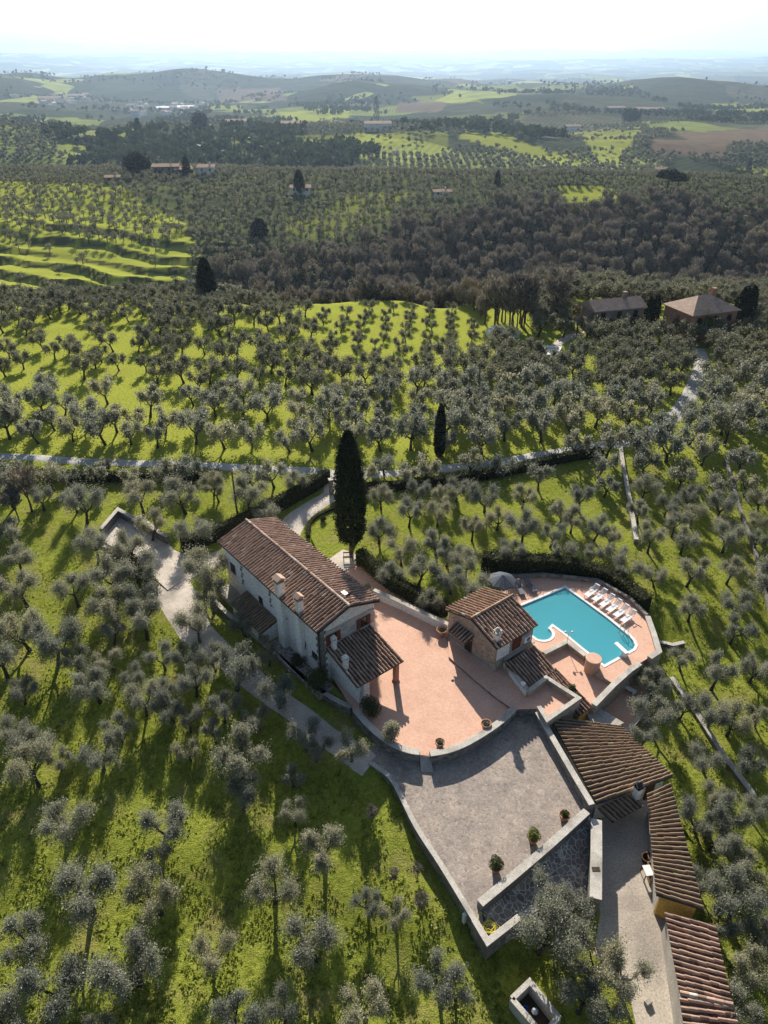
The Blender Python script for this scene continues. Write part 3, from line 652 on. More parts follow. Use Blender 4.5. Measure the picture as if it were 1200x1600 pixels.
def zone(u, v, s):
    if v > 1340 and u > 780 and u < 1010: return 'silver-green olive tree standing beside the pale concrete yard of the outbuildings', 'olives beside the outbuilding yard'
    if u > 780 and v > 1150: return 'olive tree on the dark grass slope behind the long tiled outbuildings', 'olives behind the outbuildings'
    if u > 960 and v > 980: return 'olive tree on the grass slope just below the pool terrace', 'olives below the pool'
    if v > 1360: return 'pruned olive tree with long shadow in the grass at the bottom of the grove', 'olives in the foreground grass'
    if v > 1180: return 'pruned olive tree on open green grass below the flagstone courtyard', 'olives in the foreground grass'
    if v > 860 and u < 560: return ('grey-green olive tree in the crowded grove beside the gravel lane', 'olives along the gravel lane') if u > 200 else ('grey-green olive tree with dark twisted trunk in the grove left of the lane', 'olives left of the lane')
    if v > 715 and u < 560: return 'olive tree on the grass strip between parking bay and white road', 'olives between parking bay and road'
    if v > 715 and u < 970: return 'olive tree on the grass between the white road and the pool hedge', 'olives between road and pool'
    if v > 690: return 'olive tree on the grass right of the long low garden wall', 'olives right of the garden wall'
    if s < .62: return 'small young olive tree in the rows of the bright green field', 'young olives in rows'
    if u > 760: return 'olive tree in the dense grove around the curving white road', 'olives along the curving road'
    return 'olive tree with short shadow on the bright green field beyond the road', 'olives on the bright field'
UNIQ = {(315,888): 'large olive tree between the parking bay and the left end of the farmhouse', (505,1318): 'olive tree with a clear forked trunk nearest the grass edge below the courtyard corner wall',
        (145,1060): 'olive tree with thick dark trunk and open arms in a clear grass patch', (850,1450): 'broad olive tree against the outer corner of the courtyard ramp wall',
        (1157,1404): 'widest olive tree behind the ochre walled outbuilding', (365,1040): 'wide olive tree overhanging the gravel lane below the farmhouse wall', (1003,1040): 'dark olive tree against the corner of the pool deck',
        (716,1525): 'lone small olive tree in the grass left of the stone trough', (1022,1100): 'big olive tree leaning over the lower brick patio', (417,1002): 'very small olive tree in the shaded bed under the farmhouse wall',
        (45,1190): 'olive tree at the left edge of the photo with several airy heads', (425,1370): 'olive tree with a bare fork between two leaf heads in the open grass'}
inf = lambda t: -25 < t[4] < 1225 and t[5] < 1640
IND = [t for t in vis if inf(t)][:300]; ids = set(id(t) for t in IND); REST = [t for t in vis if id(t) not in ids]
LM = [((549,866),'the tall cypress by the farmhouse'),((686,713),'the slim cypress in the field above the road'),((325,464),'the broad cypress at the edge of the bright field'),((780,925),'the dark parasol'),((184,795),'the far corner of the parking bay'),((262,838),'the right end of the parking bay wall'),
 ((760,1475),'the pointed lowest tip of the courtyard'),((575,1190),'the place where the lane meets the courtyard'),((835,1570),'the stone tank'),((931,1404),'the near end of the thick yard wall'),((1050,1215),'the far corner of the barn roof'),((1100,1421),'the ochre end wall of the long outbuilding'),((1150,1600),'the lowest outbuilding'),
 ((1030,1018),'the right corner of the pool deck'),((1000,1090),'the lower brick patio'),((1010,950),'the right end of the pool hedge'),((870,888),'the middle of the pool hedge'),((756,886),'the left end of the pool hedge'),((968,702),'the top of the long garden wall'),((993,850),'the lower end of the long garden wall'),((980,775),'the middle of the long garden wall'),
 ((640,940),'the hedge beside the terrace'),((521,760),'the gate piers'),((372,812),'the utility pole above the farmhouse'),((340,860),'the left end of the farmhouse'),((290,935),'the bend where the drive joins the lane'),((345,1030),'the long grey wall by the lane'),((0,712),'the point where the white road leaves the photo at left'),((240,745),'the hedge under the white road at left'),
 ((745,640),'the utility pole in the grove'),((862,548),'the flat roofed building in the grove'),((1000,684),'the bend of the white road'),((1085,610),'the straight upper stretch of the white road'),((1133,722),'the top of the dark bank at the right edge'),((1203,965),'the low end of the dark bank at the right edge'),((1048,1062),'the top of the wall crossing the slope'),((1177,1247),'the low end of the wall crossing the slope'),((1110,1155),'the middle of the wall crossing the slope'),
 ((0,1600),'the bottom left corner of the photo'),((300,1600),'the middle of the bottom edge, left of the tank'),((600,1600),'the bottom edge below the courtyard tip'),((0,1300),'the lower left edge of the photo'),((0,1000),'the left edge of the photo level with the farmhouse'),((690,1352),'the middle of the courtyard kerb'),((200,1200),'the grass clearing at lower left'),((400,1300),'the open grass left of the courtyard'),((180,900),'the rounded hedge by the lane'),
 ((0,640),'the left edge of the bright field'),((200,640),'the left part of the bright field above the road'),((400,640),'the part of the bright field above the drive'),((880,640),'the middle of the grove inside the road bend'),((620,738),'the road just right of the tall cypress'),((860,708),'the road before the bend'),((1195,560),'the right edge of the photo level with the russet farmhouse')]
ORD = ['nearest','second nearest','third nearest','fourth nearest','fifth nearest','sixth nearest','seventh nearest','eighth nearest','ninth nearest','tenth nearest']
best = {}
for (lu, lv), nm_ in LM:
    p_ = P(lu, lv, -1 if lv > 1000 else 0)
    for rk, t_ in enumerate(sorted(allt, key=lambda t: (t[0]-p_.x)**2 + (t[1]-p_.y)**2)[:10]):
        if id(t_) not in best or best[id(t_)][0] > rk: best[id(t_)] = (rk, nm_)
for i, (x, y, z, s, u, v) in enumerate(IND):
    lb, gp = zone(u, v, s); un = UNIQ.get((int(round(u)), int(round(v))))
    ms = NEAR[(i * 7) % 12] if y < 70 else MID[i % 6]
    bk = best.get(id(IND[i])); lb = ('olive tree %s to %s' % (ORD[bk[0]], bk[1])) if bk else lb
    put_tree('olive_tree', ms, (x, y, z), s, rd.uniform(0, 6.28), un or lb, 'olive tree', gp, (rd.uniform(-.08,.08), rd.uniform(-.08,.08)), s * rd.uniform(1.0, 1.22))
def bake(name, items, protos, label, cat, mats, group=None):
    V = []; Qd = []; T = []; MI = []; off = 0
    for x, y, z, s, rz, pi in items:
        v, q, t, tv, tb = protos[pi]; c_, s_ = math.cos(rz), math.sin(rz)
        Rm = np.array([[c_,-s_,0],[s_,c_,0],[0,0,1]]) * s
        for vv, qq, tt, mi in ((v, q, t, 0), (tv, tb, None, 1)):
            if vv is None: continue
            V.append(vv @ Rm.T + np.array([x, y, z])); Qd.append(qq + off); off += len(vv)
            T.append(tt if tt is not None else np.full(len(qq), .3)); MI.append(np.full(len(qq), mi))
    me = mesh_np(name, np.concatenate(V), np.concatenate(Qd), mats, attrs={'tint': np.concatenate(T)}, matidx=np.concatenate(MI))
    o = bpy.data.objects.new(name, me); C.objects.link(o); tag(o, label, cat, group, 'stuff'); return o
def quadonly(tb):
    qs = np.array([f for f in tb.f if len(f) == 4], int); return qs
MIDP = [(m[2][0], m[2][1], m[2][2], m[2][3], quadonly(m[2][4])) for m in MID]
# cheap prototypes for far things (no trunk)
def blob(seed, n, size, r=1.9, hh=1.7, zc=2.6, lobes=5, aspect=.6):
    rng = np.random.default_rng(seed); V = []; T = []
    for i in range(lobes):
        c = ball(1, rng)[0] * np.array([r*.55, r*.55, hh*.4]) + [0, 0, zc]; m_ = n // lobes
        V.append(ball(m_, rng, .4) * np.array([r*.6, r*.6, hh*.62]) + c); T.append(np.clip(rng.normal(.4 + rng.uniform(-.15,.15), .18, m_), 0, 1))
    V = np.concatenate(V); v, q = leaf_quads(V, size * rng.uniform(.7,1.3,len(V)), aspect, .2, rng); return (v, q, np.concatenate(T), None, None)
TR = MB(); TR.tube([(0,0,-.3),(.1,0,1.1),(.3,.1,2.4)], [.2,.14,.08], 4, cap=False)
TRQ = (np.array(TR.v, np.float32), np.array(TR.f, int))
HILL = [(*blob(300+i, 110, .62)[:3], *TRQ) for i in range(6)]
FARP = [blob(320+i, 16, 1.9, r=2.0, hh=1.6, lobes=3) for i in range(5)]
FARP = [(p_[0], p_[1], p_[2]*.55, None, None) for p_ in FARP]
GROVE = [(x, y, z, s*1.02, rd.uniform(0,6.28), rd.randrange(6)) for x, y, z, s, u, v in REST]
# hill across the valley and woods
oliv = []; woodt = []
for i in range(-90, 90):
    for j in range(0, 82):
        x = i * 4.2 + rd.uniform(-1.4,1.4); y = 150 + j * 4.3 + rd.uniform(-1.4,1.4) + x*.08
        if abs(x) > y * .62 or y > 500: continue
        z = h(x, y); u, v, d = Q(x, y, z + 1.5)
        if v > 500 and y > 200: continue
        w_ = inpoly(u + 10*nz(x/20,y/20,1), v + 6*nz(x/20,y/20,7), WOODP) or (150 < y < 245 and v < 520 and u > 400)
        if w_:
            if y > 235 and rd.random() < (.42 if u < 620 else .14): oliv.append((x, y, z - .1, rd.uniform(.9,1.3), rd.uniform(0,6.28), rd.randrange(6)))
            elif rd.random() < (.8 if y < 200 else .60): woodt.append((x, y, z, u, v))
            continue
        pl = .93 if u < 215 and v > 285 else (.5 if u < 300 and v > 285 else .05)
        if u < 300 and v > 375: pl = .90
        elif u < 240 and v > 285: pl = .38
        for poly, a, b, s_ in LIME[2:3]:
            if inpoly(u, v, poly): pl = 1
        if 450 < u < 640 and 290 < v < 370: pl = .3
        if rd.random() < pl: continue
        oliv.append((x, y, z - .1, rd.uniform(.75,1.25), rd.uniform(0,6.28), rd.randrange(6)))
GROVE += [t[:5] + (t[5] + 6,) for t in oliv]
# bare winter trees
def bare_meshes(seed, n, size, mat, hgt=9.0, rad=2.6):
    rd2 = random.Random(seed); rng = np.random.default_rng(seed); tb = MB(); th = hgt*.35
    tb.tube([(0,0,-.5),(.1,0,th*.5),(rd2.uniform(-.3,.3),rd2.uniform(-.3,.3),th)], [.22,.17,.14], 6); top = Vector(tb.v[-6]); cl = []
    for i in range(7):
        a = i*.9 + rd2.uniform(-.3,.3); r = rad*rd2.uniform(.35,.85); e = Vector((math.cos(a)*r, math.sin(a)*r, rd2.uniform(hgt*.5, hgt*.92)))
        tb.tube([(0,0,th-.1), Vector((0,0,th)).lerp(e,.5)+Vector((0,0,.3)), e], [.1,.06,.02], 4, cap=False); cl.append((e, rad*rd2.uniform(.36,.55)))
    cl.append((Vector((0,0,hgt*.62)), rad*.6)); V = []; T = []
    for c, r in cl:
        m_ = n // len(cl); o = ball(m_, rng, .45) * np.array([r, r, r*1.25]); V.append(o + np.array(c)); T.append(np.clip(rng.normal(.45+rng.uniform(-.15,.15), .22, m_), 0, 1))
    V = np.concatenate(V); nn = len(V)
    a = V - np.array([0,0,th]); a /= np.linalg.norm(a,axis=1)[:,None]; a += rng.normal(size=(nn,3))*.45; a /= np.linalg.norm(a,axis=1)[:,None]
    b = rng.normal(size=(nn,3)); b -= a*(a*b).sum(1)[:,None]; b /= np.linalg.norm(b,axis=1)[:,None]; s = (size*rng.uniform(.6,1.4,nn))[:,None]; a*=s*.5; b*=s*.09
    v = np.stack([V-a, V+b, V+a, V-b],1).reshape(-1,3); q = np.arange(nn*4).reshape(nn,4); T = np.concatenate(T)
    cm = mesh_np('crown', v, q, [mat], attrs={'tint': T}); tm = bpy.data.meshes.new('trunk'); tm.from_pydata(tb.v, [], tb.f); tm.materials.append(M['barkc']); tm.update()
    return tm, cm, (v, q, T, np.array(tb.v, np.float32), tb)
BARE = [bare_meshes(400+i, 900, 1.15, M['twig']) for i in range(5)]
RUST = [bare_meshes(410, 900, 1.0, M['rust'], 6, 2.4)]
BAREP = [(m[2][0], m[2][1], m[2][2], m[2][3], quadonly(m[2][4])) for m in BARE]
DARKW = [blob(430+i, 120, .9, r=2.6, hh=2.6, zc=3.4) for i in range(3)]
for k_ in range(150):
    px_ = [(400,474),(470,470),(520,466),(600,462),(660,459),(705,463),(738,485),(768,510),(800,520),(850,508),(900,496),(1000,484),(1130,478),(1220,474)]
    j_ = rd.randrange(len(px_)-1); t_ = rd.random(); u_ = lerp(px_[j_][0], px_[j_+1][0], t_) + rd.uniform(-6,6); v_ = lerp(px_[j_][1], px_[j_+1][1], t_) - rd.uniform(-3, 12)
    if u_ > 880 and rd.random() < .5: continue
    p_ = P(u_, v_, -.2)
    if segd(p_.x, p_.y, [tuple(q[:2]) for q in MIDH[:2]]) < 5 or p_.y > 162: continue
    woodt.append((p_.x, p_.y, h(p_.x, p_.y), u_, v_ - 8))
woodt.sort(key=lambda t: t[1]); vw = [t for t in woodt if t[4] < 492 and -40 < t[3] < 1240]; wi = vw[:300]; ws = set(id(t) for t in wi)
BLM = [(P(325,464,0), 'the broad cypress at the field edge'), (P(957,512,0), 'the long low stone house'), (P(1086,515,0), 'the russet farmhouse'), (P(775,520,0), 'the white vehicle in the grove'), (hit(1040,303), 'the umbrella pines'), (hit(406,372), 'the round dark evergreen on the slope'), (hit(690,307), 'the pale shed roof on the hill'), (P(520,464,0), 'the middle of the upper field edge'), (P(700,462,0), 'the right end of the upper field edge'), (hit(340,385), 'the left end of the ravine wood'), (hit(1190,400), 'the right edge of the photo'), (P(1020,510,0), 'the pair of small cypresses')]
bbest = {}
for p_, nm_ in BLM:
    for rk, t_ in enumerate(sorted(wi, key=lambda t: (t[0]-p_.x)**2 + (t[1]-p_.y)**2)[:10]):
        if id(t_) not in bbest or bbest[id(t_)][0] > rk: bbest[id(t_)] = (rk, nm_)
for i, (x, y, z, u, v) in enumerate(wi):
    bb_ = bbest.get(id(wi[i])); bl_ = ('bare winter tree %s to %s' % (ORD[bb_[0]], bb_[1])) if bb_ else 'bare grey-brown winter tree in the wooded ravine beyond the olive field'
    near_rust = not bb_ and (400 < u < 520 and 395 < v < 480 and rd.random() < .4) or (820 < u < 900 and v > 455 and rd.random() < .5)
    s = rd.uniform(.8,1.5) if y > 200 else (rd.uniform(.42,.72) if 560 < u < 870 else rd.uniform(.32,.5))
    if near_rust: put_tree('russet_tree', RUST[0], (x, y, z-.2), s, rd.uniform(0,6.28), 'russet leaved scrubby tree at the edge of the wooded ravine', 'tree', 'russet trees at the ravine edge')
    else: put_tree('bare_tree', BARE[i % 5], (x, y, z-(1.3 if y < 200 else .2)), s, rd.uniform(0,6.28), bl_, 'bare tree', 'bare trees in the ravine', sz=s*rd.uniform(.85,1.15))
bake('ravine_wood', [(t[0], t[1], t[2]-.2, rd.uniform(.6,1.15), rd.uniform(0,6.28), rd.randrange(5)) for t in woodt if id(t) not in ws and rd.random() < .8], BAREP, 'far bare brown woodland filling the ravine', 'woodland', [M['twig_far'], M['barkc']])
bake('evergreen_wood', [(t[0]+2, t[1]+2, t[2]-1.2, rd.uniform(.6,1.3), rd.uniform(0,6.28), rd.randrange(3)) for t in woodt if rd.random() < .30 and t[1] > 225], DARKW, 'dark evergreen trees and scrub mixed through the ravine wood', 'woodland', [M['hedge']])
# far groves: density by noise, rows
far = []; clump = []
rng = np.random.default_rng(3)
def farpts(y0, y1, n): 
    y = np.exp(rng.uniform(math.log(y0), math.log(y1), n)); q = rng.uniform(-.62, .62, n); return q * y, y
xs_, ys_ = farpts(520, 1500, 30000)
for x, y in zip(xs_, ys_):
    if nz(x/130, y/150, 11) < -.12 + .25*sst(900,1500,y): continue
    x = round(x/6.5)*6.5 + rd.uniform(-.8,.8); y = round(y/6.5)*6.5 + rd.uniform(-.8,.8)
    z = h(x, y); u, v, d = Q(x, y, z)
    if v > 281: continue
    dens = .85
    for poly, a, b, s_ in LIME[3:]:
        if a < y < b and inpoly(u, v, poly): dens = .3 if s_ < .4 else .12
    for poly, a, b in BROWN:
        if inpoly(u, v, poly): dens = 0
    if rd.random() < dens: far.append((x, y, z-.2, rd.uniform(.9,1.6), rd.uniform(0,6.28), rd.randrange(5)))
bake('olive_grove', GROVE + [t[:5] + (t[5] + 12,) for t in far], MIDP + HILL + FARP, 'rows of grey-green olive trees running on from the bright field over the farther hills', 'olive grove', [M['olive_far'], M['bark']])
xs_, ys_ = farpts(700, 7000, 26000)
for x, y in zip(xs_, ys_):
    nv = nz(x/260, y/330, 21) + .5*nz(x/70, y/90, 22)
    if nv < .17: continue
    z = h(x, y)
    clump.append((x, y, z-1, rd.uniform(1.6,3.4), rd.uniform(0,6.28), rd.randrange(5)))
bake('distant_woodland', clump, FARP, 'dark belts of woodland on the far hills', 'woodland', [M['hedge'], M['bark']])
def foliage_obj(name, pts, size, mat, parent, aspect=.5, tint=None, droop=0, label=None):
    v, q = leaf_quads(np.asarray(pts, float), size, aspect, droop); t = R.random(len(pts)) if tint is None else tint
    me_ = mesh_np(name, v, q, [mat], attrs={'tint': t}); o = bpy.data.objects.new(name, me_); C.objects.link(o)
    if parent: o.parent = parent; bpy_inv(o, parent)
    if label: o['label'] = label
    return o
def cypress(u, v, hh, wd, label, n=16000, size=.26, group=None, base=None, bare=.12, leafs=None):
    p = base or hit(u, v); root = empty('cypress', p, label, 'cypress', group)
    t = MB(); t.tube([(p.x,p.y,p.z-.3),(p.x,p.y,p.z+hh*.3),(p.x,p.y,p.z+hh*.9)], [wd*.07+.05, wd*.05+.04, .03], 7); t.build('trunk', M['barkc'], root, True)
    rng = np.random.default_rng(int(u)); z = rng.random(n) ** .9; zz = bare + (1-bare)*z
    prof = np.interp(z, [0,.04,.15,.35,.6,.8,.93,1], [.35,.72,.95,1,.86,.62,.34,.04])
    a = rng.random(n)*6.283; r = wd/2*prof*(rng.random(n)**.22)*(1+.10*np.sin(a*5+z*19)+.10*np.sin(a*11-z*37)+.07*np.sin(a*3+z*71)) + np.abs(rng.normal(size=n))*.05*wd
    pts = np.stack([p.x+r*np.cos(a), p.y+r*np.sin(a), p.z+hh*zz + .12*rng.normal(size=n)], 1)
    foliage_obj('crown', pts, leafs or size, M['cypress'], root, .4, droop=-.8); return root
cypress(549, 866, 13.6, 2.75, 'tall dark cypress beside the farmhouse, the largest in the photo', n=26000, base=Vector((P(549,866,0).x, P(549,866,0).y, 0)))
cypress(686, 713, 5.6*1.25, 1.35, 'slim dark cypress in the field just above the white road', n=7000, base=P(686,713,0), bare=.03)
cypress(325, 460, 8.8, 3.5, 'broad dark cypress at the far left edge of the bright field', n=9000, size=.5, bare=.02, base=Vector((P(325,464,-.3).x, P(325,464,-.3).y, h(P(325,464,0).x, P(325,464,0).y))))
cypress(1150, 520, 8.2, 3.0, 'dark twin topped cypress beside the hip roofed farmhouse', n=6000, size=.5, bare=.02, base=P(1150,520,0))
cypress(1163, 508, 7.5, 2.2, 'slender dark cypress right behind the twin topped one', n=4000, size=.5, bare=.02, base=P(1163,512,0))
cypress(1009, 504, 5.5, 1.8, 'small dark cypress left of a pair near the long stone house', n=2500, size=.4, bare=.02, base=P(1009,512,0))
cypress(1019, 502, 6, 1.7, 'small dark cypress right of a pair near the long stone house', n=2500, size=.4, bare=.02, base=P(1019,512,0))
cypress(468, 303, 11, 5, 'lone dark cypress on the crest of the olive hill', n=3500, size=.9, bare=.02)
cypress(406, 372, 8, 7, 'round dark evergreen on the olive slope above the ravine', n=3000, size=.9, bare=.02)
cypress(293, 279, 11, 4, 'dark cypress next to the small white farmhouse', n=900, size=1.2, bare=.02)
cypress(220, 228, 26, 9, 'dark cypress on the second ridge at left', n=900, size=2, bare=.02)
cypress(776, 296, 9, 3, 'thin cypress on the crest in the middle of the olive hill', n=900, size=.9, bare=.02)
cypress(1167, 275, 14, 5, 'cypress beside a green field at the right edge', n=700, size=1.4, bare=.02)
cypress(588, 190, 40, 10, 'far cypress beside the red farmhouse', n=500, size=3, bare=.02)
# umbrella pines
def pine(u, v, hh, wd, label, n=2200):
    p = hit(u, v); root = empty('umbrella_pine', p, label, 'pine')
    t = MB(); t.tube([(p.x,p.y,p.z-.5),(p.x+.3,p.y,p.z+hh*.4),(p.x,p.y,p.z+hh*.8)], [.5,.35,.2], 6); t.build('trunk', M['barkc'], root)
    o = ball(n, R, .35); flat = 'umbrella' in label; o[:,2] = np.where(o[:,2] < 0, o[:,2]*(.25 if flat else .9), o[:,2]); o *= 1 + .12*np.sin(o[:,:1]*7+o[:,1:2]*9); pts = o*np.array([wd/2,wd/2,hh*(.3 if flat else .48)]) + np.array([p.x,p.y,p.z+hh*(.7 if flat else .5)]); foliage_obj('crown', pts, wd*.09, M['cypress'], root, .6)
pine(1040, 303, 12, 12, 'broad umbrella pine on the ridge, left of a touching pair')
pine(1056, 303, 10, 10, 'smaller umbrella pine on the ridge, right of a touching pair')
pine(216, 272, 11, 15, 'wide dark evergreen left of the low farm on the hill crest')
pine(174, 232, 18, 17, 'round dark tree on the second ridge behind the long farmhouse')
pine(314, 208, 22, 20, 'dark domed tree on the far ridge at left')
pine(985, 192, 22, 30, 'dark tree clump beside the hilltop villa at right')

# hedges
def hedge(name, pts, width, height, label, z0=None, dens=95, size=.16, mat='hedge', cat='hedge', rough=.10):
    """pts world (x,y)"""
    L_ = [Vector((p[0], p[1])) for p in smooth_line([(a, b, 0) for a, b in pts], 6)]
    zb = [h(p.x, p.y) if z0 is None else z0 for p in L_]; xy = [(p.x, p.y) for p in L_]
    root = empty(name, (xy[0][0], xy[0][1], zb[0]), label, cat)
    m = MB(); strip(m, xy, width*.8, [z-.3 for z in zb], [z+height-.1 for z in zb]); m.build('dark_core', M['hedgecore'], root)  # solid near-black box inside the leaf shell
    C_ = []; 
    for i in range(len(xy)-1):
        a, b = L_[i], L_[i+1]; ln = (b-a).length; n_ = int(dens*ln*(2*height+width)); 
        if n_ < 1: continue
        t = R.random(n_); d = (b-a).normalized(); nn = Vector((-d.y, d.x)); per = R.random(n_)*(2*height+width)
        w_ = np.where(per < height, -width/2, np.where(per > height+width, width/2, per-height-width/2)); zz = np.where(per < height, per, np.where(per > height+width, per-height-width, height))
        bx = a.x+(b.x-a.x)*t; by = a.y+(b.y-a.y)*t; k_ = 1+.12*np.sin(bx*2.3+by*1.7)
        C_.append(np.stack([bx+nn.x*w_*k_, by+nn.y*w_*k_, zb[i]+(zb[i+1]-zb[i])*t+zz*(1+.05*np.sin(bx*3.1-by*1.3))],1) + R.normal(size=(n_,3))*rough)
    pts_ = np.concatenate(C_); foliage_obj('leaves', pts_, size*R.uniform(.7,1.3,len(pts_)), M[mat], root, .6); return root
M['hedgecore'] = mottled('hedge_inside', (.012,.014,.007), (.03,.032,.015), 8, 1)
hedge('hedge', W([(285,858),(345,838),(420,806),(470,778),(513,752)], -.1), .9, 1.7, 'long clipped dark hedge along the drive behind the farmhouse')
hedge('hedge', W([(562,876),(580,892),(612,918),(650,940),(696,962)], 0), 1.1, 1.5, 'dark hedge running from the tall cypress to the stone annex', z0=0)
hedge('hedge', W([(752,888),(800,894),(866,893),(905,897),(950,908),(985,930),(1008,950)], -.3), 1.4, 2.0, 'thick brown-topped hedge curving round the back of the pool')
hedge('hedge', W([(166,872),(190,872),(212,888),(228,908),(240,930)], -.3), 1.2, 1.0, 'rounded hedge at the left edge of the gravel lane', dens=80)
hedge('low_hedge', W([(482,838),(481,825),(490,812),(505,803),(527,793)], 0), .45, .5, 'low clipped hedge edging the small lawn by the drive', dens=120, size=.1)
hedge('hedge', W([(-160,735),(0,742),(120,747),(240,748),(345,748)], 0), 1.2, 1.1, 'dark straight hedge below the white road at left', dens=45, size=.22)
hedge('hedge', W([(560,768),(640,762),(720,750),(800,736),(870,722),(940,712)], 0), 1.0, 1.1, 'dark hedge below the white road, between the drive and the garden wall', dens=45, size=.22)
hedge('hedge', W([(930,528),(965,520),(1005,518)], 0), 3, 2.4, 'dark evergreen hedge in front of the long stone house', dens=10, size=.5)
hedge('hedge', W([(960,1010),(1045,1000),(1062,1010)], -1.2), 1.2, 1.5, 'short shaded hedge beyond the corner of the pool deck', dens=60) if False else None
# ================================================================== the villa
def V3(p, z): return Vector((p[0], p[1], z))
def slab(name, px, z, thick, mat, zread=None, side=None, label=None, hole=None, kind='structure', world=False):
    poly = px if world else W(px, z if zread is None else zread)
    bm = bmesh.new()
    def loop(pl, zz): 
        vs = [bm.verts.new((p[0], p[1], zz)) for p in pl]; return vs, [bm.edges.new((vs[i], vs[(i+1) % len(vs)])) for i in range(len(vs))]
    loops = [poly] + (hole or []); es = []; tops = []
    for pl in loops: v_, e_ = loop(pl, z); es += e_; tops.append(v_)
    bmesh.ops.triangle_fill(bm, use_beauty=True, edges=es)
    for v_ in tops:
        lo = [bm.verts.new((q.co.x, q.co.y, z - thick)) for q in v_]
        for i in range(len(v_)):
            f = bm.faces.new((v_[i], v_[(i+1) % len(v_)], lo[(i+1) % len(v_)], lo[i])); f.material_index = 1 if side else 0
    bmesh.ops.recalc_face_normals(bm, faces=bm.faces)
    up = sum(f.normal.z * f.calc_area() for f in bm.faces)
    if up < 0: bmesh.ops.reverse_faces(bm, faces=bm.faces)
    me_ = bpy.data.meshes.new(name); bm.to_mesh(me_); bm.free(); me_.materials.append(mat)
    if side: me_.materials.append(side)
    o = bpy.data.objects.new(name, me_); C.objects.link(o); tag(o, kind=kind); return o
def curve_px(px, n=5, ends=True): return [tuple(p)[:2] for p in smooth_line([(a, b, 0) for a, b in px], n)]

# tile roof: columns of barrel tiles run from the high edge h0-h1 to the low edge l0-l1
def tiles(name, h0, h1, l0, l1, parent, mat, pitch=.30, tl=.42, thick=.05, seed=1, amp=.07, label=None, under=True):
    h0, h1, l0, l1 = map(Vector, (h0, h1, l0, l1)); rd3 = random.Random(seed); m = MB()
    wid = ((h1-h0).length + (l1-l0).length) / 2; nc = max(2, round(wid / pitch)); 
    nrm = (h1-h0).cross(l0-h0); nrm = nrm if nrm.z > 0 else -nrm; nrm.normalize()
    prof = [(-.50,-.1),(-.34,.95),(-.13,1.5),(.13,1.5),(.34,.95),(.50,-.1)]
    for c in range(nc):
        s0, s1 = c/nc, (c+1)/nc
        A = h0.lerp(h1, (s0+s1)/2); B = l0.lerp(l1, (s0+s1)/2); ln = (B-A).length; nr = max(1, round(ln/tl)); across = ((h1-h0).lerp(l1-l0, .5)) / nc
        dn = (B-A).normalized(); bias = rd3.uniform(-.10,.10)
        # gutter tiles between the covers
        for r in range(nr):
            t0, t1 = r/nr, (r+1)/nr; a = A.lerp(B, t0); b = A.lerp(B, t1); lift = .022
            jx = across * rd3.uniform(-.10,.10) + nrm*rd3.uniform(-.012,.012); tn = min(1, max(.22, .28 + .5*rd3.betavariate(2.2,2.6) + bias + (.3 if rd3.random() < .06 else 0))); wmul = .52
            top = []; bot = []
            b2 = b + dn*.05
            for px_, pz_ in prof:
                top.append(a + jx + across*px_*wmul*.94 + nrm*(pz_*amp + .012)); bot.append(b2 + jx + across*px_*wmul*1.08 + nrm*(pz_*amp*1.12 + .012 + lift))
            k_ = len(m.v); m.v += [tuple(q) for q in top + bot]; n_ = len(prof)
            for i in range(n_-1): m.f.append((k_+i, k_+i+1, k_+n_+i+1, k_+n_+i)); m.t.append(tn)
            m.f.append(tuple(k_+n_+i for i in range(n_))); m.t.append(tn*.6)
        # channel surface under
        for r in range(nr):
            a = A.lerp(B, r/nr); b = A.lerp(B, (r+1)/nr); g = across*.5; tn = rd3.uniform(0,.14)
            for sgn in (-1, 1):
                m.face([a+g*sgn - nrm*.035, a+g*sgn*.35 + nrm*.01, b+g*sgn*.35 + nrm*.02 , b+g*sgn - nrm*.025], tn)
    o = m.build(name, mat, parent, label=label)
    bm = bmesh.new(); bm.from_mesh(o.data)
    for f in bm.faces:
        if f.normal.dot(nrm) < -.3: f.normal_flip()
    bm.to_mesh(o.data); bm.free()
    return o
def deck_board(h0, h1, l0, l1, parent, mat, drop=.06, thick=.09, name='roof_deck'):
    h0, h1, l0, l1 = map(Vector, (h0, h1, l0, l1)); d = Vector((0,0,drop)); e = Vector((0,0,drop+thick)); m = MB()
    q = [h0, h1, l1, l0]; vs = [p-e for p in q] + [p-d for p in q]; m.faces(vs, [(3,2,1,0),(4,5,6,7),(0,1,5,4),(1,2,6,5),(2,3,7,6),(3,0,4,7)])
    o = m.build(name, mat, parent); bm = bmesh.new(); bm.from_mesh(o.data); bmesh.ops.recalc_face_normals(bm, faces=bm.faces); bm.to_mesh(o.data); bm.free(); return o
def ridge(a, b, parent, mat, r=.12, seed=3):
    a = Vector(a); b = Vector(b); n = max(2, round((b-a).length/.42)); rd3 = random.Random(seed); m = MB(); d = (b-a).normalized(); s = d.cross(Vector((0,0,1))).normalized(); u = s.cross(d)
    for i in range(n):
        p, q = a.lerp(b, i/n), a.lerp(b, (i+1)/n) + d*.05; k = len(m.v); tn = rd3.betavariate(3,2)
        for P_, rr in ((p, r), (q, r*1.1)):
            for j in range(6):
                an = math.pi*j/5; m.v.append(tuple(P_ + s*math.cos(an)*rr + u*(math.sin(an)*rr*.9 + .02)))
        for j in range(5): m.f.append((k+j, k+j+1, k+7+j, k+6+j)); m.t.append(tn)
        m.f.append(tuple(k+6+j for j in range(6))); m.t.append(tn)
    return m.build('ridge_tiles', mat, parent)
